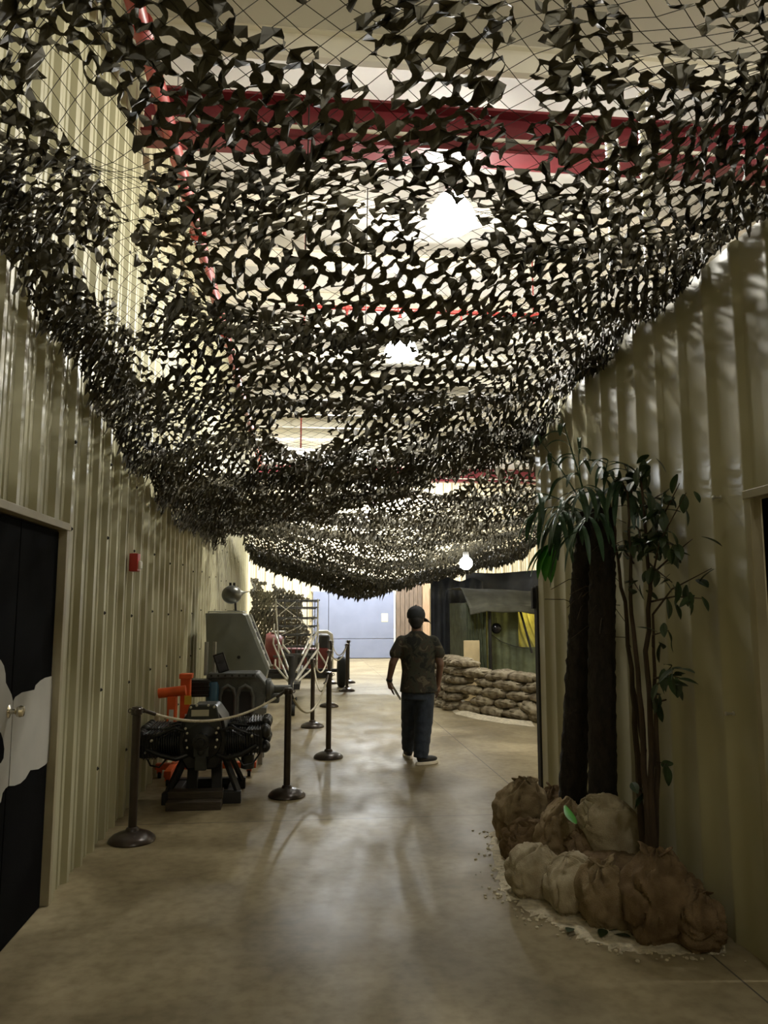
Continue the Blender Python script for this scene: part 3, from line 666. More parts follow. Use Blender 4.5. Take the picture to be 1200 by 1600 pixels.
MB().box((0, .05, .575), (.72, .5, .05)).build('trestle_top', 'steel', ge)
for x in (-.33, -.24): MB().cyl((x, 0, .95), (x, 0, 1.32), .022, n=12).build('stack_pipe', 'steel', ge)
pf = empty('picture_frame', (-.62 - .25, 8.80, .985), 'small black picture frame leaning on the grey engine block', 'picture frame')
rot = Matrix.Rotation(R(-18), 3, 'Y') @ Matrix.Rotation(R(12), 3, 'X')
MB().box((0, .02, .11), (.12, .02, .22), rot).build('frame', 'black', pf, bev=.003); MB().box((0, .005, .11), (.09, .012, .185), rot).build('photo', 'screen', pf)
# orange engine stand
og = empty('engine_stand', (-.95, 8.2, 0), 'orange wheeled engine stand beside the ribbed wall', 'engine stand')
MB().box((0.02, .0, .115), (1.0, .07, .06)).build('base_beam', 'orange', og, bev=.006)
MB().box((-.30, -.0, .115), (.07, .8, .06)).build('base_beam', 'orange', og, bev=.006)
MB().box((-.22, .1, .60), (.10, .10, .82)).build('upright', 'orange', og, bev=.006)
MB().box((-.22, .1, 1.0), (.13, .13, .05)).build('upright_cap', 'orange', og, bev=.006)
MB().box((-.33, -.05, .50), (.09, .09, .62)).build('brace', 'orange', og, bev=.006)
MB().cyl((-.47, -.05, .84), (-.2, -.05, .87), .05, n=18).build('swivel_tube', 'orange', og)
MB().box((-.33, -.098, .62), (.045, .004, .13)).build('paper_tag', 'label', og); MB().box((-.19, .046, .76), (.07, .004, .09)).build('yellow_tag', 'yellow', og)
MB().box((-.19, .046, .6), (.05, .004, .04)).build('paper_tag', 'label', og)
for x, y in ((-.44, -.0), (.45, 0), (-.30, -.36), (-.30, .36)):
    cs = MB().cyl((x - .015, y, .035), (x + .015, y, .035), .035, n=16).build('caster', 'rubber', og); MB().box((x, y, .07), (.05, .04, .04)).build('caster_fork', 'orange', cs)
# ================================================================== CONSOLE
Yc = 10.3; P_ = lambda x, y: at_y(x, y, Yc)
pl = [P_(321, 958), P_(378, 958), P_(384, 962), P_(418, 1048), P_(415, 1062), P_(406, 1066), P_(324, 1066)]
cq = Vector((pl[0].x, Yc, 0)); cn = empty('control_console', cq, 'grey steel control console with a sloping face behind the engines', 'console')
MB().prism([p - cq for p in pl], (0, .75, 0)).build('cabinet', 'console', cn, bev=.008)
sl = [P_(384, 962), P_(418, 1048)]; d = (sl[1] - sl[0]); nrm = Vector((-d.z, 0, d.x)).normalized(); nrm = nrm if nrm.x > 0 else -nrm
for k, (o0, o1) in enumerate(((.02, .09), (.66, .73))):
    q = [sl[0] - cq + Vector((0, o0, 0)), sl[1] - cq + Vector((0, o0, 0)), sl[1] - cq + Vector((0, o1, 0)), sl[0] - cq + Vector((0, o1, 0))]; MB().prism(q, nrm * .035).build('face_frame', 'consoletrim', cn, bev=.004)
q = [sl[0].lerp(sl[1], a) - cq + Vector((0, y, 0)) for a, y in ((.03, .12), (.97, .12), (.97, .62), (.03, .62))]; pn = MB().prism(q, nrm * .015).build('instrument_panel', 'steel', cn)
dl = MB()
for a in (.2, .4, .6, .8):
    for y in (.22, .37, .52): dl.lathe(sl[0].lerp(sl[1], a) - cq + Vector((0, y, 0)) + nrm * .015, [(.05, 0), (.05, .012), (.042, .014), (.002, .014)], nrm, 16)
dl.build('dial', 'black', pn)
c_ = P_(373, 1027) - cq; MB().lathe(c_, [(.022, .004), (.022, -.004), (.012, -.006), (.002, -.006)], (0, 1, 0), 16).build('side_knob', 'black', cn)
c_ = P_(352, 957) - cq; MB().box(c_ + Vector((0, .37, .01)), (.45, .7, .015)).build('top_lip', 'consoletrim', cn)
zb = pl[-1].z; xb = pl[-2].x - cq.x
for x in (.05, xb - .04):
    for y in (.05, .68): MB().bar((x, y, 0), (x, y, zb + .02), .045).build('leg', 'darktube', cn)
MB().box((xb / 2, .36, .42), (xb - .05, .7, .03)).build('lower_shelf', 'label', cn)
sq = at_y(362, 929, Yc + .3); sp_ = empty('metal_sphere', (sq.x, Yc + .3, pl[0].z + .02), 'grey metal ball with a spike on top of the console', 'ball')
zc_ = sq.z - pl[0].z - .02
MB().ell((0, 0, zc_), (.135, .135, .125), 28, 18).build('ball', 'sphere', sp_)
MB().cyl((.06, 0, 0), (.05, 0, zc_ - .08), .015, n=10).build('stem', 'black', sp_); MB().box((.03, 0, .005), (.16, .1, .012)).build('foot', 'black', sp_)
MB().lathe((.12, 0, zc_ + .02), [(.05, 0), (.03, .02), (.012, .05), (.004, .14), (.001, .15)], (1, 0, .2), 12).build('spike', 'consoletrim', sp_)
MB().box((-.02, 0, zc_ + .14), (.03, .03, .04)).box((.03, 0, zc_ + .14), (.03, .03, .04)).build('lug', 'black', sp_)
# ================================================================== LATTICE TRAILER
tq = Vector((-.1, 12.6, 0)); tr = empty('antenna_trailer', tq, 'lattice antenna trailer with pale tubes converging on a dark drawbar', 'trailer')
T = lambda x, y, Y: at_y(x, y, Y) - tq
Yf = 14.7
l = MB()
for x in (431, 497): MB().cyl(T(x, 936, Yf), T(x + (6 if x < 450 else -2), 1045, Yf), .016, n=8).build('upright', 'tube', tr)
l = MB()
for y, x0, x1 in ((938, 428, 500), (949, 431, 498), (965, 432, 497), (978, 434, 496), (991, 436, 496), (1009, 438, 497), (1022, 440, 496)): l.cyl(T(x0, y, Yf), T(x1, y, Yf), .013, n=8); l.cyl(T(x0 + 4, y + 2, Yf + .5), T(x1 - 4, y + 2, Yf + .5), .011, n=8)
for x in (445, 464, 480): l.cyl(T(x, 938, Yf + .02), T(x, 1045, Yf + .02), .009, n=6)
for x in (436, 455, 470, 492): l.cyl(T(x, 940, Yf + .5), T(x, 1045, Yf + .5), .009, n=6)
for y in (938, 1009): 
    for x in (431, 497): l.cyl(T(x, y, Yf), T(x, y, Yf) + Vector((0, .5, 0)), .011, n=6)
l.build('lattice', 'darktube', tr)
l = MB()
for (x0, y0), (x1, y1) in (((432, 941), (463, 964)), ((432, 964), (462, 940)), ((465, 966), (495, 990)), ((440, 992), (470, 978)), ((436, 1012), (460, 1000))): MB().cyl(T(x0, y0, Yf - .02), T(x1, y1, Yf - .02), .009, n=6).build('cross_brace', 'tube', tr)
for k in range(12):
    x0 = rnd.uniform(438, 485); y0 = rnd.uniform(965, 1015); MB().cyl(T(x0, y0, Yf + .1 + .3 * rnd.random()), T(x0 + rnd.uniform(6, 14), y0 + rnd.uniform(-8, 8), Yf + .3), .008, n=6).build('cross_brace', 'tube', tr)
hq = (455, 1058)
for (x0, y0), (x1, y1) in (((428, 984), (452, 1048)), ((427, 1006), (451, 1062)), ((497, 984), (463, 1050)), ((497, 1014), (462, 1063)), ((430, 1040), (450, 1064)), ((489, 1044), (466, 1064)), ((488, 990), (472, 1023)), ((442, 1008), (452, 1020))):
    a = T(x0, y0, Yf - .1); c = T(x1, y1, 12.95); mid = a.lerp(c, .12); MB().tube([a + Vector((0, .1, .1)), a, mid, c], .017 if abs(x0 - x1) < 32 else .02, 8).build('stay_tube', 'tube', tr)
MB().tube([T(497, 990, Yf), T(494, 1008, Yf), T(497, 1018, Yf), T(513, 1044, 14.9)], .018, 8).build('stay_tube', 'tube', tr)
MB().tube([T(519, 1026, 15.2), T(512, 1044, 14.9)], .016, 8).build('stay_tube', 'tube', tr)
for x in (443, 447, 470, 475, 481, 487): MB().cyl(T(x, 1010, Yf + .2), T(x, 1056, Yf + .2), .008, n=6).build('rod', 'darktube', tr)
c0 = T(456, 1025, 12.9); c1 = T(455, 1098, 12.75); MB().tube([c0, T(456, 1060, 12.9), T(454, 1068, 12.85), c1], [.05, .055, .04, .03], 12).build('drawbar_post', 'black', tr)
cw = MB().cyl((-.03, .02, .09), (.03, .02, .09), .09, n=20).build('jack_wheel', 'rubber', tr); MB().box((0, .02, .2), (.08, .05, .1)).build('wheel_fork', 'black', cw)
MB().tube([T(458, 1094, 12.7), T(463, 1090, 12.6), T(463, 1094, 12.55)], .01, 6).build('hitch_hook', 'black', tr)
MB().bar((.05, .3, .42), (.12, 4.5, .42), .1, .09).build('chassis_beam', 'black', tr)
MB().bar((-.72, 4.35, .36), (.9, 4.35, .36), .07).build('axle', 'black', tr)
MB().bar((.02, 2.1, .44), (.02, 2.1, .85), .07).build('mast_foot', 'darktube', tr); MB().bar((-.4, 2.15, .8), (.42, 2.15, .8), .04).build('mast_beam', 'darktube', tr)
for sx in (-.72, 1.0):
    wh = MB().lathe((sx - .09, 4.35, .33), [(.15, 0), (.27, .0), (.315, .02), (.33, .05), (.33, .13), (.315, .16), (.27, .18), (.15, .18)], (1, 0, 0), 28).build('tyre', 'rubber', tr)
    MB().lathe((sx - .05, 4.35, .33), [(.002, 0), (.16, 0), (.16, .09), (.05, .1), (.002, .1)], (1, 0, 0), 24).build('wheel_rim', 'black', wh)
# ================================================================== RED MACHINE
rq = at_z(466, 1060, 0); rq.y = 19.3; rq.x = -.02
rm = empty('red_machine', rq, 'maroon machine with a rounded drum end behind the antenna trailer', 'machine')
MB().box((.05, .35, .42), (1.35, .8, .6)).build('body', 'maroon', rm, bev=.05)
MB().lathe((-.72, .3, .70), [(.25, -.12), (.36, -.1), (.40, .0), (.40, .22), (.36, .3), (.3, .32)], (1, 0, 0), 32).build('drum', 'maroon', rm)
MB().box((-.52, .3, 1.11), (.34, .3, .04)).build('drum_cap', 'tube', rm, bev=.01)
MB().box((.62, .35, .74), (.26, .7, .62)).build('side_cowl', 'black', rm, bev=.06)
MB().tube([(.45, -.08, 1.12), (.68, -.08, 1.12), (.78, -.08, 1.05), (.8, -.08, .9), (.8, -.08, .2)], .045, 10).build('white_pipe', 'tube', rm)
MB().box((0, .3, .06), (1.5, .85, .12)).build('skid', 'black', rm)
for x in (-.3, 0, .3): MB().box((x, -.06, .5), (.2, .02, .35)).build('vent_cover', 'black', rm)
# red and white extinguisher-like cylinder by the console
eq_ = at_z(392, 1070, 0)
# ================================================================== PERSON
pq = at_z(652, 1194, 0)
pe = empty('person', pq, 'person in camouflage shirt, dark jeans and cap walking away down the hall', 'person', rz=R(-4))
bd = MB()
bd.ell((-.005, .0, 1.575), (.076, .096, .118), 20, 14).ell((.0, .03, 1.52), (.06, .075, .07)).capsule((0, -.005, 1.38), (0, .0, 1.53), .062, .056)
bd.ell((.012, .1, 1.56), (.014, .022, .02), 10, 8).ell((.012, .092, 1.52), (.03, .012, .010), 10, 8)
for sx in (-1, 1): bd.ell((-.005 + sx * .078, .0, 1.565), (.012, .024, .034), 10, 8)
bd.ell((.01, 0, 1.2), (.16, .095, .22)).ell((.02, 0, .93), (.15, .1, .18))
bd.capsule((-.13, 0, 1.325), (.13, 0, 1.325), .05, .05)
def arm(sh, el, wr, hd, thumb):
    bd.capsule(sh, el, .052, .043); bd.capsule(el, wr, .043, .029)
    W = Vector(wr); H = Vector(hd); d = (H - W).normalized(); palm = W + d * .075
    side = Vector(thumb).normalized(); bd.capsule(W, palm, .028, .034)
    fan = d.cross(Vector((1, 0, 0))).normalized()
    for k, ln in enumerate((.075, .085, .08, .062)):
        o = palm + fan * (.026 - .0175 * k) ; m = o + d * (.025 + ln * .4) ; e = m + (d + side * .35).normalized() * ln * .5
        bd.capsule(o, m, .0095, .009, 8); bd.capsule(m, e, .009, .0075, 8)
    o = W + d * .03 + fan * .022; m = o + (d * .6 + fan + side * .3).normalized() * .04; e = m + (d + side * .6).normalized() * .035
    bd.capsule(o, m, .013, .011, 8); bd.capsule(m, e, .011, .009, 8)
arm((-.175, 0, 1.315), (-.27, -.03, 1.09), (-.308, .05, .895), (-.262, .10, .75), (1, 0, 0))
arm((.19, 0, 1.315), (.262, -.02, 1.08), (.245, .07, .86), (.235, .12, .72), (-1, 0, 0))
HL, KL, AL = Vector((-.07, 0, .84)), Vector((-.062, .18, .50)), Vector((-.07, .32, .13)); HR_, KR, AR = Vector((.10, 0, .84)), Vector((.075, .02, .48)), Vector((.035, -.04, .10))
for h, k, a in ((HL, KL, AL), (HR_, KR, AR)): bd.capsule(h, k, .085, .06); bd.capsule(k, a, .055, .04)
bd.build('body', 'skin', pe, remesh=.0065)
sh = MB().loft([((.02, 0, .775), .212, .15), ((.02, 0, .85), .203, .142), ((.017, 0, 1.0), .183, .125), ((.012, -.005, 1.15), .195, .13), ((.006, -.008, 1.27), .212, .128), ((.003, -.008, 1.33), .198, .112), ((0, -.006, 1.385), .150, .090), ((0, -.006, 1.41), .105, .08), ((0, -.004, 1.43), .078, .074), ((0, -.003, 1.445), .068, .066)])
sh.capsule((-.165, 0, 1.325), (-.238, -.018, 1.20), .074, .070).capsule((.18, 0, 1.325), (.246, -.013, 1.20), .074, .070)
sh.build('shirt', 'camo', pe, remesh=.011)
je = MB().loft([((.02, 0, .70), .165, .118), ((.02, 0, .80), .166, .116), ((.02, 0, .9), .14, .1)])
for h, k, a in ((HL, KL, AL), (HR_, KR, AR)):
    je.capsule(h, k, .104, .104, 20)
    a2 = a + Vector((0, 0, -.015)); dd = (a2 - k); L_ = dd.length
    pr = [(0.001, -.1), (.08, -.055), (.104, 0)] + [(.104 - .022 * t + .004 * math.sin(t * 25), L_ * t) for t in [i / 12 for i in range(1, 13)]] + [(.084, L_ + .012), (.001, L_ + .012)]
    je.lathe(k, pr, dd, 20)
je.build('jeans', 'jeans', pe, remesh=.011)
hr = MB().ell((-.005, -.012, 1.565), (.081, .095, .10), 18, 12).ell((-.005, -.045, 1.51), (.06, .05, .045)); hr.build('hair', 'hair', pe, remesh=.008)
cp = MB(); cp.lathe((-.005, 0, 1.585), [(.098, 0), (.104, .02), (.104, .055), (.09, .095), (.06, .125), (.025, .14), (.002, .143)], n=28)
cp = cp.build('cap', 'cap', pe); bm_ = MB()
def brim(u, v):
    a = R(10) + (u - .5) * 1.9; r = .098 + v * .065; return Vector((-.005 + r * math.sin(a + .55), r * math.cos(a + .55) , 1.595 - .05 * v * v - .02 * (2 * u - 1) ** 2))
bm_.grid(brim, 12, 4).build('cap_brim', 'cap', cp, solid=.005); MB().ell((-.005, 0, 1.73), (.011, .011, .007), 10, 6).build('cap_button', 'cap', cp)
for nm, c, ang in (('l', Vector((AL.x, AL.y + .02, 0)), R(8)), ('r', Vector((AR.x + .02, AR.y + .0, 0)), R(-62))):
    rot = Matrix.Rotation(ang, 3, 'Z'); s_ = MB()
    s_.ell(c + rot @ Vector((0, .065, .055)), (.045, .13, .04), 18, 10, rot).ell(c + rot @ Vector((0, -.02, .08)), (.043, .055, .06), 16, 10, rot)
    sh_ = s_.build('shoe', 'shoe', pe, remesh=.008)
    so = MB(); pts = []
    for k in range(24):
        a = 2 * math.pi * k / 24; pts.append(c + rot @ Vector((.05 * math.cos(a) * (1 + .12 * math.sin(a)), .055 + .145 * math.sin(a), .002)))
    so.prism(pts, (0, 0, .034)).build('sole', 'sole', sh_, bev=.006)
MB().lathe((-.304, .043, .905), [(.032, -.014), (.036, -.012), (.036, .012), (.032, .014)], Vector((-.038, .08, -.195)), 18).build('wristwatch', 'black', pe)
hp = pe.matrix_basis @ Vector((-.245, .11, .80))
pa_ = empty('folded_leaflet', hp, 'thin pale folded leaflet held in the walking person\'s hand', 'leaflet')
rt = Matrix.Rotation(R(-32), 3, 'Y') @ Matrix.Rotation(R(15), 3, 'X')
MB().box((0.01, 0, -.03), (.012, .09, .2), rt).build('leaflet', 'label', pa_); MB().box((.024, .0, -.03), (.006, .085, .17), rt).build('cover', 'black', pa_)
# ================================================================== SANDBAGS
def bag_mesh(rx, ry, rz, seed, n=84, m=48, fold=1.0, pinch=.0, flat=True, e=.5):
    """cloth bag: rounded block sagged on its base, with creases that gather towards the tied end"""
    mb = MB(); vs = []; off = Vector((seed * 3.7, seed * 1.3, seed * .77))
    pw = lambda x, p: math.copysign(abs(x) ** p, x)
    for i in range(m + 1):
        t = math.pi * i / m
        for j in range(n):
            a = 2 * math.pi * j / n
            x, y, z = pw(math.sin(t), .8) * pw(math.cos(a), e), pw(math.sin(t), .8) * pw(math.sin(a), e), pw(math.cos(t), .85)
            p = Vector((x * rx, y * ry, z * rz))
            q = p * 4.2 + off
            nz = noise.noise(q * .8) * .2 + noise.noise(q * 2.3) * .06
            wq = q + Vector((noise.noise(q * 1.3), noise.noise(q * 1.3 + Vector((9, 1, 4))), noise.noise(q * 1.3 + Vector((2, 8, 3))))) * .9
            r1 = 1 - abs(noise.noise(wq * 1.1)) * 2.2; r2 = 1 - abs(noise.noise(Vector((wq.x * 2.6, wq.y * 2.6, wq.z * 1.1)))) * 2.4; r3 = 1 - abs(noise.noise(wq * 3.1)) * 2.2
            cr = -.13 * max(0, r1) ** 4 - .08 * max(0, r2) ** 3 - .035 * max(0, r3) ** 3 + .05
            ga = math.sin(a * 9 + 4 * noise.noise(q)) * .05 * max(0, z) ** 2
            k = 1 + (nz + (cr + ga) * fold)
            p *= k
            if pinch: s = 1 - pinch * max(0, z) ** 2.2; p.x *= s; p.y *= s
            if i in (0, m): p.x += 1e-4 * math.cos(a); p.y += 1e-4 * math.sin(a)
            vs.append(p)
    zmin = -rz * .82
    if flat:
        for p in vs:
            if p.z < zmin: p.z = zmin + (p.z - zmin) * .12
    fs = [(i * n + j, (i + 1) * n + j, (i + 1) * n + (j + 1) % n, i * n + (j + 1) % n) for i in range(m) for j in range(n)] + [tuple(range(n)), tuple(range(m * n + n - 1, m * n - 1, -1))]
    return mb.add(vs, fs)
def neck_mesh(r, h, seed):
    mb = MB()
    def fn(u, v):
        a = u * 2 * math.pi; q = math.sin(a * 7 + seed) * .25 + math.sin(a * 3 + 2 * seed) * .3
        rr = r * (.75 + .45 * v ** 1.5 * (1 + 1.4 * q) - .25 * math.sin(v * 3.1)); return Vector((rr * math.cos(a), rr * .6 * math.sin(a), h * (v * (.8 + .35 * math.sin(a * 2 + seed) + .2 * q) - .25 * v ** 3)))
    return mb.grid(fn, 48, 6)
near = [ # px, py, w, h, Y, tilt(deg about view), material, neck, label
 (812, 1272, 66, 92, 5.75, 12, 'bag', 1, 'brown sandbag at the far corner of the near pile, beside the post'),
 (822, 1322, 76, 66, 5.35, -18, 'bagdark', 0, 'dark creased sandbag slumped under the far corner bag'),
 (861, 1262, 40, 60, 5.95, 8, 'bagdark', 1, 'small ragged sandbag against the foot of the black post'),
 (872, 1303, 58, 92, 5.1, 24, 'bag', 0, 'plump sandbag under the bright green leaf'),
 (920, 1325, 74, 62, 4.95, -30, 'bagdark', 0, 'narrow sandbag wedged below the largest pale bag'),
 (958, 1297, 76, 112, 4.9, -42, 'bagpale', 0, 'large smooth sandbag leaning before the palm trunks'),
 (834, 1366, 72, 76, 4.72, 15, 'bagpale', 0, 'palest round sandbag at the front edge of the near pile'),
 (895, 1384, 80, 74, 4.48, -12, 'bagpale', 0, 'grey creased sandbag between the palest one and the upright ones'),
 (946, 1406, 70, 106, 4.25, -4, 'bag', 1, 'slim upright sandbag with an open neck at the pile front'),
 (1026, 1404, 94, 128, 4.08, 3, 'bagdark', 1, 'tall brown upright sandbag, biggest of the near pile'),
 (1092, 1440, 68, 78, 3.93, 4, 'bagdark', 1, 'small brown sandbag nearest the camera beside the partition'),
 (962, 1354, 96, 34, 4.62, 5, 'bagdark', 0, 'flattened dark sandbag with ruffled cloth in the middle of the pile'),
 (1080, 1398, 46, 60, 4.28, 10, 'bagdark', 0, 'dark sandbag in shade between the tall bag and the partition')]
for i, (px, py, w_, h_, Y, tl, m, nk, lb) in enumerate(near):
    c = at_y(px, py, Y); t = (c - CAM).dot(FW) / F; rx, rz = w_ * t * .56, h_ * t * .56; ry = min(.19, max(.12, rx * .95))
    if c.x + max(rx, rz * abs(math.sin(R(tl)))) > XR - .03: c.x = XR - .03 - rx * .95
    bot = at_y(px, py + h_ / 2, Y).z
    o_ = empty('sandbag', c, lb, 'sandbag', 'sandbags in the near pile')
    ma = Matrix.Rotation(R(tl), 3, 'Y')
    b = bag_mesh(rx, ry, rz, i + 1, flat=False, pinch=.35 if nk else .1, fold=.8 if m == 'bagpale' else 1.3)
    b.v = [tuple(ma @ Vector(v)) for v in b.v]
    zf = -c.z + .004
    lowest = min(v[2] for v in b.v)
    if c.z + lowest > .0 and bot < .12: b.v = [(x, y, z if z > 0 else z * (c.z / -lowest)) for x, y, z in b.v]
    b.v = [(x, y, z if z > zf + .03 else zf + max(0, (z - zf)) * .5 + (.015 if z > zf else 0)) for x, y, z in b.v]
    bo = b.build('bag', m, o_, smooth=60)
    if nk:
        g = neck_mesh(rx * .42, rz * .34, i); g.v = [tuple(ma @ (Vector(v) + Vector((0, 0, rz * .82)))) for v in g.v]; g.build('tied_neck', m, o_, smooth=60, solid=.004)
# sand spill, fallen leaves
sd = MB(); path = [at_z(x, y, 0) for x, y in ((764, 1302), (772, 1345), (782, 1392), (822, 1424), (862, 1444), (915, 1470), (985, 1488), (1045, 1492), (1135, 1490))]
inner_ = [at_z(x, y, 0) for x, y in ((850, 1270), (865, 1300), (880, 1340), (920, 1370), (960, 1390), (1000, 1410), (1050, 1420), (1090, 1430), (1125, 1440))]
vs = []; K = 80
for k in range(K + 1):
    t = k / K * (len(path) - 1); i = min(int(t), len(path) - 2); f_ = t - i
    o = path[i].lerp(path[i + 1], f_); n_ = inner_[i].lerp(inner_[i + 1], f_); o = o + (o - n_) * (.12 * noise.noise(Vector((k * .9, 0, 0))) + .05 * noise.noise(Vector((k * 2.9, 3, 0))))
    for j in range(6): s = j / 5; p = o.lerp(n_, s); p.z = .002 + .03 * s * (1 + noise.noise(p * 9)); p.x = min(p.x, XR - .02); vs.append(p)
sd.add(vs, [(k * 6 + j, k * 6 + j + 1, k * 6 + 7 + j, k * 6 + 6 + j) for k in range(K) for j in range(5)])
tag(sd.build('sand', 'sand', smooth=60), 'spilled pale sand along the foot of the near sandbags', 'sand', kind='stuff')
cr_ = MB()
for k in range(170):
    t = rnd.random() * (len(path) - 1.01); i = int(t); p = path[i].lerp(path[i + 1], t - i) + Vector((rnd.gauss(-.02, .05), rnd.gauss(0, .05), .004)); r = rnd.uniform(.004, .013)
    cr_.ell(p, (r, r * rnd.uniform(.6, 1.5), r * .6), 6, 4)
tag(cr_.build('debris', 'sand'), 'crumbs of sand and grit scattered before the near sandbags', 'debris', kind='stuff')
def leaf_blade(L, wd, curl, fold=.25, n=6):
    vs = []; 
    for i in range(n + 1):
        t = i / n; w = wd * math.sin(math.pi * min(1, t * .93 + .05)) ** .8; z = -curl * t * t
        vs += [Vector((-w, L * t, z + fold * w)), Vector((0, L * t, z)), Vector((w, L * t, z + fold * w))]
    return vs, [(3 * i + j, 3 * i + j + 1, 3 * i + 4 + j, 3 * i + 3 + j) for i in range(n) for j in range(2)]
lv, lf = leaf_blade(.085, .024, .012)
proto = None
fl_lab = ['fallen leaf beside the palest sandbag', 'fallen leaf on the sand before the grey sandbag', 'fallen leaf lying between sand and slim upright bag', 'fallen leaf furthest out on the concrete before the sandbags', 'fallen leaf tucked under the slim upright bag', 'curled fallen leaf before the tall brown bag', 'fallen leaf beneath the tall brown bag', 'dark fallen leaf between tall and smallest front bag', 'fallen leaf touching the smallest front sandbag', 'fallen leaf at the foot of the partition', 'fallen leaf close to the partition corner', 'fallen leaf on grit near the grey sandbag', 'large fallen leaf left of the tall brown bag', 'small fallen leaf on open concrete near the pile']
for i, (px, py, s) in enumerate(((848, 1398, 1), (862, 1418, .9), (908, 1432, 1.1), (888, 1462, 1.0), (930, 1440, 1.2), (972, 1452, 1.3), (985, 1470, 1.1), (1045, 1472, 1.4), (1072, 1480, 1.3), (1135, 1475, 1.3), (1120, 1470, 1.1), (880, 1405, .8), (945, 1458, 1.1), (800, 1370, .7))):
    q = at_z(px, py, 0); q.z = .018
    if proto is None: o = proto = MB().add(lv, lf).build('fallen_leaf', 'leaf')
    else: o = proto.copy(); COL.objects.link(o)
    o.location = q; o.rotation_euler = (rnd.uniform(-.15, .15), rnd.uniform(-.2, .2), rnd.uniform(0, 6.3)); o.scale = (s, s, s); tag(o, fl_lab[i], 'leaf', 'fallen leaves')
g0 = at_y(883, 1258, 4.95); g1 = at_y(898, 1290, 4.78)
vs, fs = leaf_blade((g1 - g0).length * 1.1, .03, .03, n=8); rot = Vector((0, 1, 0)).rotation_difference(g1 - g0).to_matrix()
tag(MB().add([rot @ v for v in vs], fs).build('green_leaf', 'bright', loc=g0), 'bright green strap leaf lying on the plump sandbag', 'leaf')
# ================================================================== FAR SANDBAG WALL
vari = [bag_mesh(.262, .16, .078, 40 + k, 44, 20, fold=1.5, flat=False, e=.6) for k in range(4)]
vmesh = []
for v in vari:
    o = v.build('sandbag', 'bagfar', smooth=60); vmesh.append(o)
fr_ = [at_z(x, y, 0) for x, y in ((716, 1113), (745, 1119), (790, 1127), (836, 1131))]
ORD = ['bottom', 'second', 'third', 'fourth', 'fifth', 'topmost']; NTH = ['first', 'second', 'third', 'fourth', 'fifth', 'sixth', 'seventh']
c0 = fr_[0]; dirf = (fr_[3] - fr_[0]).normalized(); nb = Vector((-dirf.y, dirf.x, 0)); nb = nb if nb.y > 0 else -nb
dirb = Vector((-.02, 1, 0)).normalized()
used_first = [False] * 4
def place_bag(p, ang, lb, sc=1.0, tilt=0, grp='sandbags of the far wall'):
    k = rnd.randrange(4); o = vmesh[k]
    if used_first[k]: o = o.copy(); COL.objects.link(o)
    used_first[k] = True
    o.location = p; o.rotation_euler = (rnd.gauss(0, .08) + tilt, rnd.gauss(0, .07), ang + rnd.gauss(0, .1)); s = sc * rnd.uniform(.93, 1.1); o.scale = (s * rnd.uniform(.9, 1.15), s, s * rnd.uniform(.95, 1.1))
    tag(o, lb, 'sandbag', grp)
angf = math.atan2(dirf.y, dirf.x)
for lv_ in range(5):
    for k in range(6):
        p = c0 + dirf * (.16 + k * .5 + (.25 if lv_ % 2 else 0)) + nb * (.18 + .035 * lv_); p.z = .075 + lv_ * .137
        place_bag(p, angf, 'far wall sandbag, %s course of the front face, %s from its corner' % (ORD[lv_], NTH[k]))
for lv_ in range(6):
    for k in range(5):
        p = c0 + dirb * (.32 + k * .36) + Vector((-.02 + .045 * lv_, 0, 0)); p.z = .075 + lv_ * .137
        place_bag(p, rnd.gauss(0, .25), 'far wall sandbag laid end-on, %s course of the return, %s from the corner' % (ORD[lv_], NTH[k]), .82)
sd = MB(); vs = []
pa2 = [at_z(x, y, 0) for x, y in ((676, 1072), (684, 1085), (697, 1102), (712, 1116), (745, 1124), (790, 1131), (836, 1136))]
for k in range(61):
    t = k / 60 * (len(pa2) - 1); i = min(int(t), len(pa2) - 2); o = pa2[i].lerp(pa2[i + 1], t - i); c_ = c0 + Vector((1.2, 1.6, 0)); d = (c_ - o).normalized()
    for j in range(4): p = o + d * (.1 * j + .04 * noise.noise(Vector((k * .8, 1, 0)))); p.z = .002 + .012 * j; vs.append(p)
sd.add(vs, [(k * 4 + j, k * 4 + j + 1, k * 4 + 5 + j, k * 4 + 4 + j) for k in range(60) for j in range(3)])
tag(sd.build('sand', 'sand', smooth=60), 'strip of pale sand along the foot of the far sandbag wall', 'sand', kind='stuff')
# ================================================================== TENT
Yt = 14.6; tq = Vector((3.3, Yt, 0)); tn = empty('tent', tq, 'olive canvas tent with drooping front valance behind the sandbag wall', 'tent')
TT = lambda x, y, Y=Yt: at_y(x, y, Y) - tq
xa = TT(732, 1000).x; xb2 = xa + 2.6; ze = TT(760, 941).z; zt = TT(745, 925).z
def roof(u, v):
    x = xa - .03 + u * (xb2 - xa + .1); y = -.28 + v * 2.3
    z = ze - .02 + (zt + .12 - ze) * math.sin(min(1, v * 2.2) * math.pi / 2) - .10 * u + .02 * noise.noise(Vector((x * 3, y * 3, 0))) - .05 * abs(math.sin(u * 9)) * (1 - v) * .5 - .12 * (1 - min(1, u * 8)) * (1 - min(1, v * 3))
    return Vector((x, y, z))
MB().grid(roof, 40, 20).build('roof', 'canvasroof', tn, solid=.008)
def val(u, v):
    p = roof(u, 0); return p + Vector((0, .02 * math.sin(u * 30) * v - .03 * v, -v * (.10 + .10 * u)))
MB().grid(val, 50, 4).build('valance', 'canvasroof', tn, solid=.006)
xp = TT(764, 1000).x; 
MB().cyl((xp, -.1, 0), (xp, -.1, ze), .032, n=12).build('pole', 'black', tn); MB().cyl((xb2 - .1, -.1, 0), (xb2 - .1, -.1, ze - .1), .032, n=12).build('pole', 'black', tn)
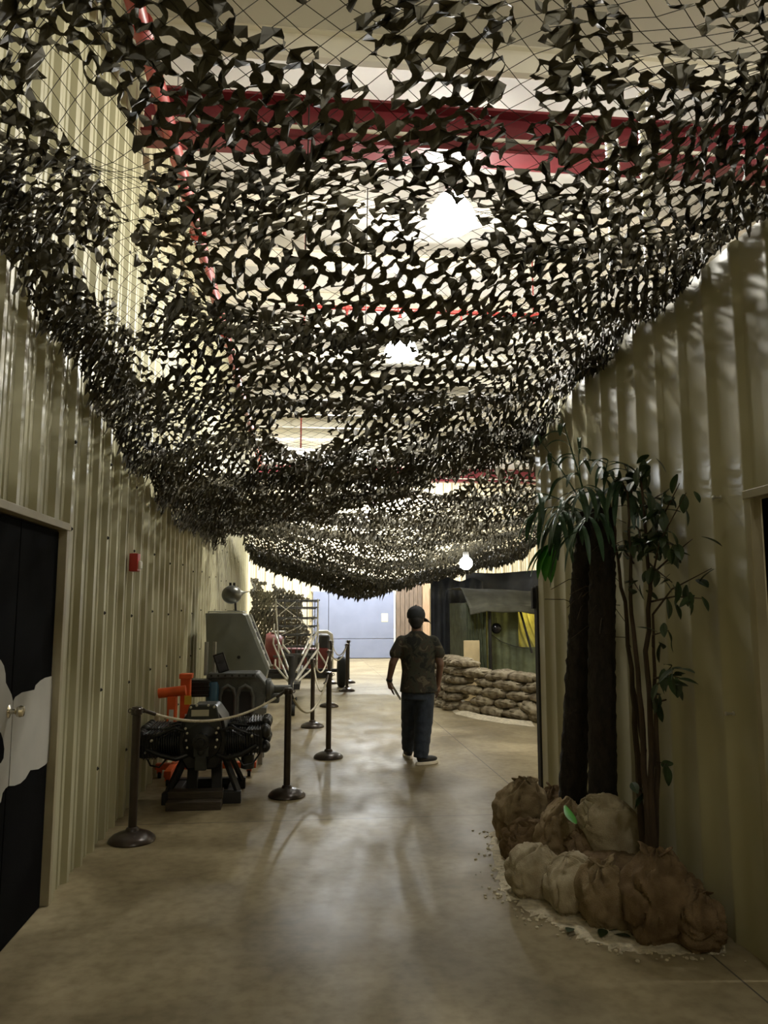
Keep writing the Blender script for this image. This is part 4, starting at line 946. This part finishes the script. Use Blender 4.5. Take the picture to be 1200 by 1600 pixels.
MB().cyl(TT(812, 955) + Vector((0, -.05, 0)), TT(830, 1020) + Vector((0, -.05, 0)), .022, n=8).build('guy_pole', 'black', tn)
def pleat(x0, x1, z0, z1, y0, n, amp, apex=None):
    def fn(u, v):
        x = x0 + u * (x1 - x0); z = z0 + v * (z1 - z0)
        if apex is not None: x = x0 + (x1 - x0) * (u ** (1 + .8 * v))
        return Vector((x, y0 + amp * math.sin(u * n * 2 * math.pi + 1.5 * math.sin(v * 3)) * (1.1 - v * .5), z))
    return MB().grid(fn, n * 10, 10)
pleat(xa - .03, xp - .02, .3, ze, .06, 7, .05, 1).build('side_flap', 'canvas', tn, smooth=60)
pleat(xp, xp + .62, .2, ze - .05, .12, 4, .018).build('front_panel', 'canvas', tn, smooth=60)
pleat(xp + .55, xb2, .2, .95, .10, 9, .02).build('skirt_panel', 'canvas', tn, smooth=60)
pleat(xp + .56, xb2, .9, ze - .02, .22, 12, .035, xp + 1.0).build('window_panel', 'canvasin', tn, smooth=60)
MB().box((xa + 1.4, 1.9, .9), (2.5, .02, 1.8)).build('back_panel', 'canvasin', tn); MB().box((xa + .02, 1.0, .9), (.02, 1.8, 1.8)).build('side_panel', 'canvas', tn)
sm = MB(); pts = [TT(767, 990) + Vector((0, .08, 0)), TT(785, 1003) + Vector((0, .07, 0)), TT(805, 1010) + Vector((0, .06, 0)), TT(833, 1015) + Vector((0, .06, 0))]; sm.tube(pts, .008, 6); sm.build('cord', 'black', tn)
dq = at_y(777, 982, Yt); dm = empty('dome_disc', (dq.x, Yt + .06, dq.z), 'glossy black dome hanging on the green tent canvas', 'dome')
M['gloss'] = mat('gloss_black', (.008, .008, .009), .12, 0, .1)
MB().lathe((0, 0, 0), [(.10, .02), (.105, 0), (.095, -.03), (.07, -.055), (.035, -.07), (.002, -.074)], (0, 1, 0), 28).build('dome', 'gloss', dm); MB().tube([(0, 0, .09), (0, .01, .2)], .006, 6).build('cord', 'black', dm)
bq2 = at_y(738, 1032, 14.2)
MB().box((0, 0, .55), (.30, .03, 1.10)).build('tan_board', 'tan', loc=(bq2.x, 14.25, 0), bev=.004); tag(bpy.data.objects['tan_board'], 'plain tan board standing beside the tent pole behind the sandbags', 'board')
tl = empty('tent_lamp', (tq.x + xp + 1.0, Yt + .62, 1.62), 'yellow glowing lamp hanging inside the tent', 'lamp'); M['bulb'] = emit('bulb_yellow', (1, .82, .30), 130)
MB().ell((0, 0, 0), (.06, .06, .075), 16, 10).build('bulb', 'bulb', tl); MB().cyl((0, 0, .06), (0, 0, .16), .025, n=10).build('socket', 'black', tl); MB().cyl((0, 0, .15), (0, 0, .36), .006, n=6).build('cord', 'black', tl)
# dark tarps behind / beside the tent
def tarp(name, lb, x0, x1, y, z1, n):
    def fn(u, v): x = x0 + u * (x1 - x0); return Vector((x, y + .06 * math.sin(u * n * 6.28) * (1 - .5 * v), z1 * v - .0 - .04 * math.sin(u * 14) * v))
    tag(MB().grid(fn, n * 10, 8).build(name, 'tarp', smooth=60, solid=.006), lb, 'tarp')
q0 = at_y(673, 950, 17.4); q1 = at_y(738, 950, 17.2)
tarp('dark_tarp', 'dark blue-black tarp hanging beside the tent, nearest the person', q0.x, q1.x + .3, 17.4, 2.35, 5); tarp('dark_tarp', 'wide dark tarp hanging behind the tent', q1.x + .2, 9.8, 18.8, 2.6, 9)
# ================================================================== PLANTS
def frond(base, mid, tip, nl, L, wd, droop):
    """arching stem with long drooping strap leaflets; coordinates local to the palm"""
    mb = MB(); pts = []
    for k in range(13):
        t = k / 12; pts.append(base.lerp(mid, t).lerp(mid.lerp(tip, t), t))
    mb.tube(pts, [.008 * (1 - .7 * k / 12) for k in range(13)], 6)
    for k in range(nl):
        t = .3 + .7 * k / max(1, nl - 1); i = min(int(t * 12), 11); p = pts[i].lerp(pts[i + 1], t * 12 - i); d = (pts[i + 1] - pts[i]).normalized()
        side = (1 if k % 2 else -1); out = (d * rnd.uniform(.3, .9) + Vector((rnd.uniform(-.3, .3), rnd.uniform(-.3, .3), 0)) + d.cross(Vector((0, 0, 1))) * side * rnd.uniform(.5, 1)).normalized()
        l_ = L * rnd.uniform(.7, 1.15); vs = []; n = 8; q = p.copy(); dd = out.copy(); w0 = wd * rnd.uniform(.8, 1.2)
        sd_ = dd.cross(Vector((0, 0, 1))); sd_ = sd_.normalized() if sd_.length > .01 else Vector((1, 0, 0))
        for s in range(n + 1):
            w = w0 * math.sin(math.pi * min(1, s / n * .9 + .08)) ** .7
            vs += [q - sd_ * w + Vector((0, 0, w * .3)), q.copy(), q + sd_ * w + Vector((0, 0, w * .3))]
            dd = (dd + Vector((0, 0, -droop / n * rnd.uniform(.7, 1.3)))).normalized(); q = q + dd * l_ / n
        mb.add(vs, [(3 * s + j, 3 * s + j + 1, 3 * s + 4 + j, 3 * s + 3 + j) for s in range(n) for j in range(2)])
    return mb
def trunk_mesh(pts, r0, r1, seed):
    mb = MB(); n = 20; rows = 130; vs = []
    for i in range(rows + 1):
        t = i / rows; u = t * (len(pts) - 1); k = min(int(u), len(pts) - 2); p = pts[k].lerp(pts[k + 1], u - k); r = r0 + (r1 - r0) * t
        saw = (t * 26) % 1.0
        for j in range(n):
            a = 2 * math.pi * j / n; rr = r * (1 + .10 * saw + .10 * noise.noise(Vector((math.cos(a) * 3, math.sin(a) * 3, t * 40 + seed))) + .05 * noise.noise(Vector((a * 3, t * 90, seed))))
            vs.append(p + Vector((rr * math.cos(a), rr * math.sin(a), 0)))
    mb.add(vs, [(i * n + j, i * n + (j + 1) % n, (i + 1) * n + (j + 1) % n, (i + 1) * n + j) for i in range(rows) for j in range(n)] + [tuple(range(n - 1, -1, -1)), tuple(range(rows * n, rows * n + n))]); return mb
def palm(lb, Yp, bpx, path_px, fr, r0, r1, seed, hair=10):
    tx_ = 2.0 if seed == 1 else 2.03; b = at_x(*path_px[0], tx_); b.z = 0; Yp = b.y - .2; r = empty('artificial_palm', b, lb, 'palm tree')
    pts = [Vector((0, 0, 0))] + [at_x(x, y, tx_) - b for x, y in path_px]
    trunk_mesh(pts, r0, r1, seed).build('trunk', 'trunk', r, smooth=60)
    crown = pts[-1]
    for (mx, my, tx, ty, dy, nl, L) in fr:
        mid = at_y(mx, my, Yp + dy * .5) - b; tip = at_y(tx, ty, Yp + dy) - b
        for q in (mid, tip):
            if q.x + b.x > XR - .06: q.x = XR - .06 - b.x
        fm = frond(crown + Vector((0, 0, rnd.uniform(-.15, .05))), mid, tip, nl, L, .02, 2.4)
        fm.v = [(min(x, XR - .03 - b.x), y, z) for x, y, z in fm.v]; fm.build('frond', 'palmleaf', r, smooth=0)
    for k in range(hair):
        z = rnd.uniform(.55, 1.0) * crown.z; c = pts[1].lerp(pts[-1], z / crown.z); a = rnd.uniform(0, 6.3); d = Vector((math.cos(a), math.sin(a) * .8, rnd.uniform(-.3, .5))); l_ = rnd.uniform(.12, .35)
        q = [c, c + d * l_ * .5, c + d * l_ + Vector((0, 0, -.06))]; q = [Vector((min(v.x, XR - .03 - b.x), v.y, v.z)) for v in q]; MB().tube(q, .0025, 4).build('dry_fibre', 'bark', r)
    return r, b
p1, b1 = palm('artificial palm with the thicker leaning trunk, nearer the black post', 5.75, (897, 1255), [(894, 1250), (905, 1050), (914, 900), (924, 800)],
     [(885, 740, 845, 690, -.1, 5, .28), (890, 690, 878, 655, -.25, 6, .26), (880, 770, 832, 770, -.2, 8, .34), (885, 780, 835, 800, .25, 8, .34), (890, 800, 850, 830, -.35, 8, .34), (900, 740, 905, 690, .1, 7, .3), (895, 790, 870, 800, -.5, 9, .38), (900, 810, 880, 850, .3, 7, .34)], .10, .085, 1)
p2, b2 = palm('artificial palm with the straight trunk, beside the leafy fig', 5.35, (944, 1255), [(942, 1250), (940, 1050), (941, 900), (942, 795)],
     [(945, 730, 950, 720, -.1, 8, .32), (960, 750, 985, 745, -.3, 9, .36), (925, 740, 900, 770, -.3, 8, .34), (970, 760, 1010, 770, -.4, 8, .36), (930, 780, 905, 830, -.4, 8, .34)], .095, .08, 2, 16)
bl = MB(); q = at_y(862, 850, 5.6) - b1
for k in range(5):
    vs, fs = leaf_blade(.26, .05, .14, .15, 8); rot = Matrix.Rotation(R(60 + k * 22), 3, 'Z') @ Matrix.Rotation(R(-20 - 8 * k), 3, 'X'); bl.add([q + rot @ v for v in vs], fs)
bl.build('broad_leaf', 'bright', p1)
# fig
Yg = 4.62; b3 = at_y(1014, 1335, Yg); b3.z = 0; fg = empty('artificial_fig_tree', b3, 'artificial fig tree with thin brown stems and dark leaves against the partition', 'tree')
b3 = at_x(1014, 1335, 2.06); b3.z = 0; fg.location = b3
G = lambda x, y, dy=0: at_x(x, y, 2.07 + dy * .5) - b3
stems = [[(1012, 1340), (1008, 1200), (1000, 1080), (988, 960), (985, 860), (980, 760)], [(1018, 1340), (1018, 1180), (1012, 1050), (1016, 920), (1010, 840), (1000, 735)], [(1008, 1340), (995, 1180), (990, 1080), (975, 940), (962, 850), (952, 770)], [(1022, 1340), (1028, 1200), (1022, 1080), (1020, 960)], [(1004, 1340), (1010, 1240), (1002, 1150), (985, 1040)]]
def cl(v): return Vector((min(v.x, XR - .05 - b3.x), v.y, v.z))
for i, s in enumerate(stems):
    pts = [cl(G(x, y, -.08 + .05 * i)) for x, y in s]; pts[0].z = 0
    sm_ = []
    for k in range(len(pts) - 1):
        for t in range(4): sm_.append(pts[k].lerp(pts[k + 1], t / 4) + Vector((rnd.gauss(0, .005), rnd.gauss(0, .005), 0)))
    sm_.append(pts[-1]); n = len(sm_); MB().tube([cl(v) for v in sm_], [.022 - .016 * k / n for k in range(n)], 8).build('stem', 'bark', fg)
br = [((1016, 920), (1072, 770), 3), ((1020, 960), (1112, 888), 3), ((1018, 940), (1096, 935), 5), ((1000, 850), (1062, 755), 6), ((1005, 800), (1045, 765), 7), ((1000, 760), (1008, 718), 9), ((985, 800), (975, 725), 8), ((1010, 860), (1052, 850), 9), ((1012, 840), (1040, 830), 9), ((1014, 880), (1050, 910), 6), ((1020, 1080), (1050, 1040), 9), ((1022, 1060), (1070, 1062), 7), ((1018, 1100), (1035, 1095), 3), ((990, 880), (965, 850), 6), ((985, 900), (1000, 925), 4), ((1020, 1010), (1045, 985), 4), ((1025, 1200), (1042, 1195), 3), ((1008, 1250), (995, 1230), 3), ((1000, 790), (1030, 800), 10), ((990, 820), (1000, 850), 8), ((980, 770), (960, 745), 6), ((1016, 900), (1082, 842), 3), ((1000, 830), (1020, 860), 9)]
bm_ = MB(); lm = MB(); lv, lf = leaf_blade(.105, .027, .02, .2, 6)
for (x0, y0), (x1, y1), nl in br:
    dy = rnd.uniform(-.28, .1); a = cl(G(x0, y0, 0)); c = cl(G(x1, y1, dy)); mid = a.lerp(c, .5) + Vector((rnd.gauss(0, .02), rnd.gauss(0, .03), .02)); pts = [a, cl(mid), c]; MB().tube(pts, [.007, .005, .002], 5).build('branch', 'bark', fg)
    nl = int(nl * 1.5)
    for k in range(nl):
        t = 1 - .75 * (k / nl) ** 1.1; p = a.lerp(c, t) + Vector((rnd.gauss(0, .02), rnd.gauss(0, .03), rnd.gauss(0, .02))); sc = rnd.uniform(.65, 1.15)
        rot = (Matrix.Rotation(rnd.uniform(0, 6.3), 3, 'Z') @ Matrix.Rotation(R(rnd.uniform(-95, 25)), 3, 'X') @ Matrix.Rotation(rnd.uniform(-.6, .6), 3, 'Y'))
        lm.add([cl(p + rot @ v * sc) for v in lv], lf)
lm.build('foliage', 'leaf', fg, smooth=0)
# ================================================================== WORLD + RENDER
wd_ = bpy.data.worlds.new('world'); S.world = wd_; wd_.use_nodes = True
wd_.node_tree.nodes['Background'].inputs[0].default_value = (.5, .5, .5, 1); wd_.node_tree.nodes['Background'].inputs[1].default_value = .02
vs_ = S.view_settings; vs_.view_transform = 'Standard'; vs_.look = 'None'; vs_.gamma = 1; vs_.use_curve_mapping = False; vs_.exposure = 0.0
S.cycles.max_bounces = 8; S.cycles.diffuse_bounces = 5; S.cycles.glossy_bounces = 3; S.cycles.use_denoising = True; S.cycles.caustics_reflective = False; S.cycles.caustics_refractive = False
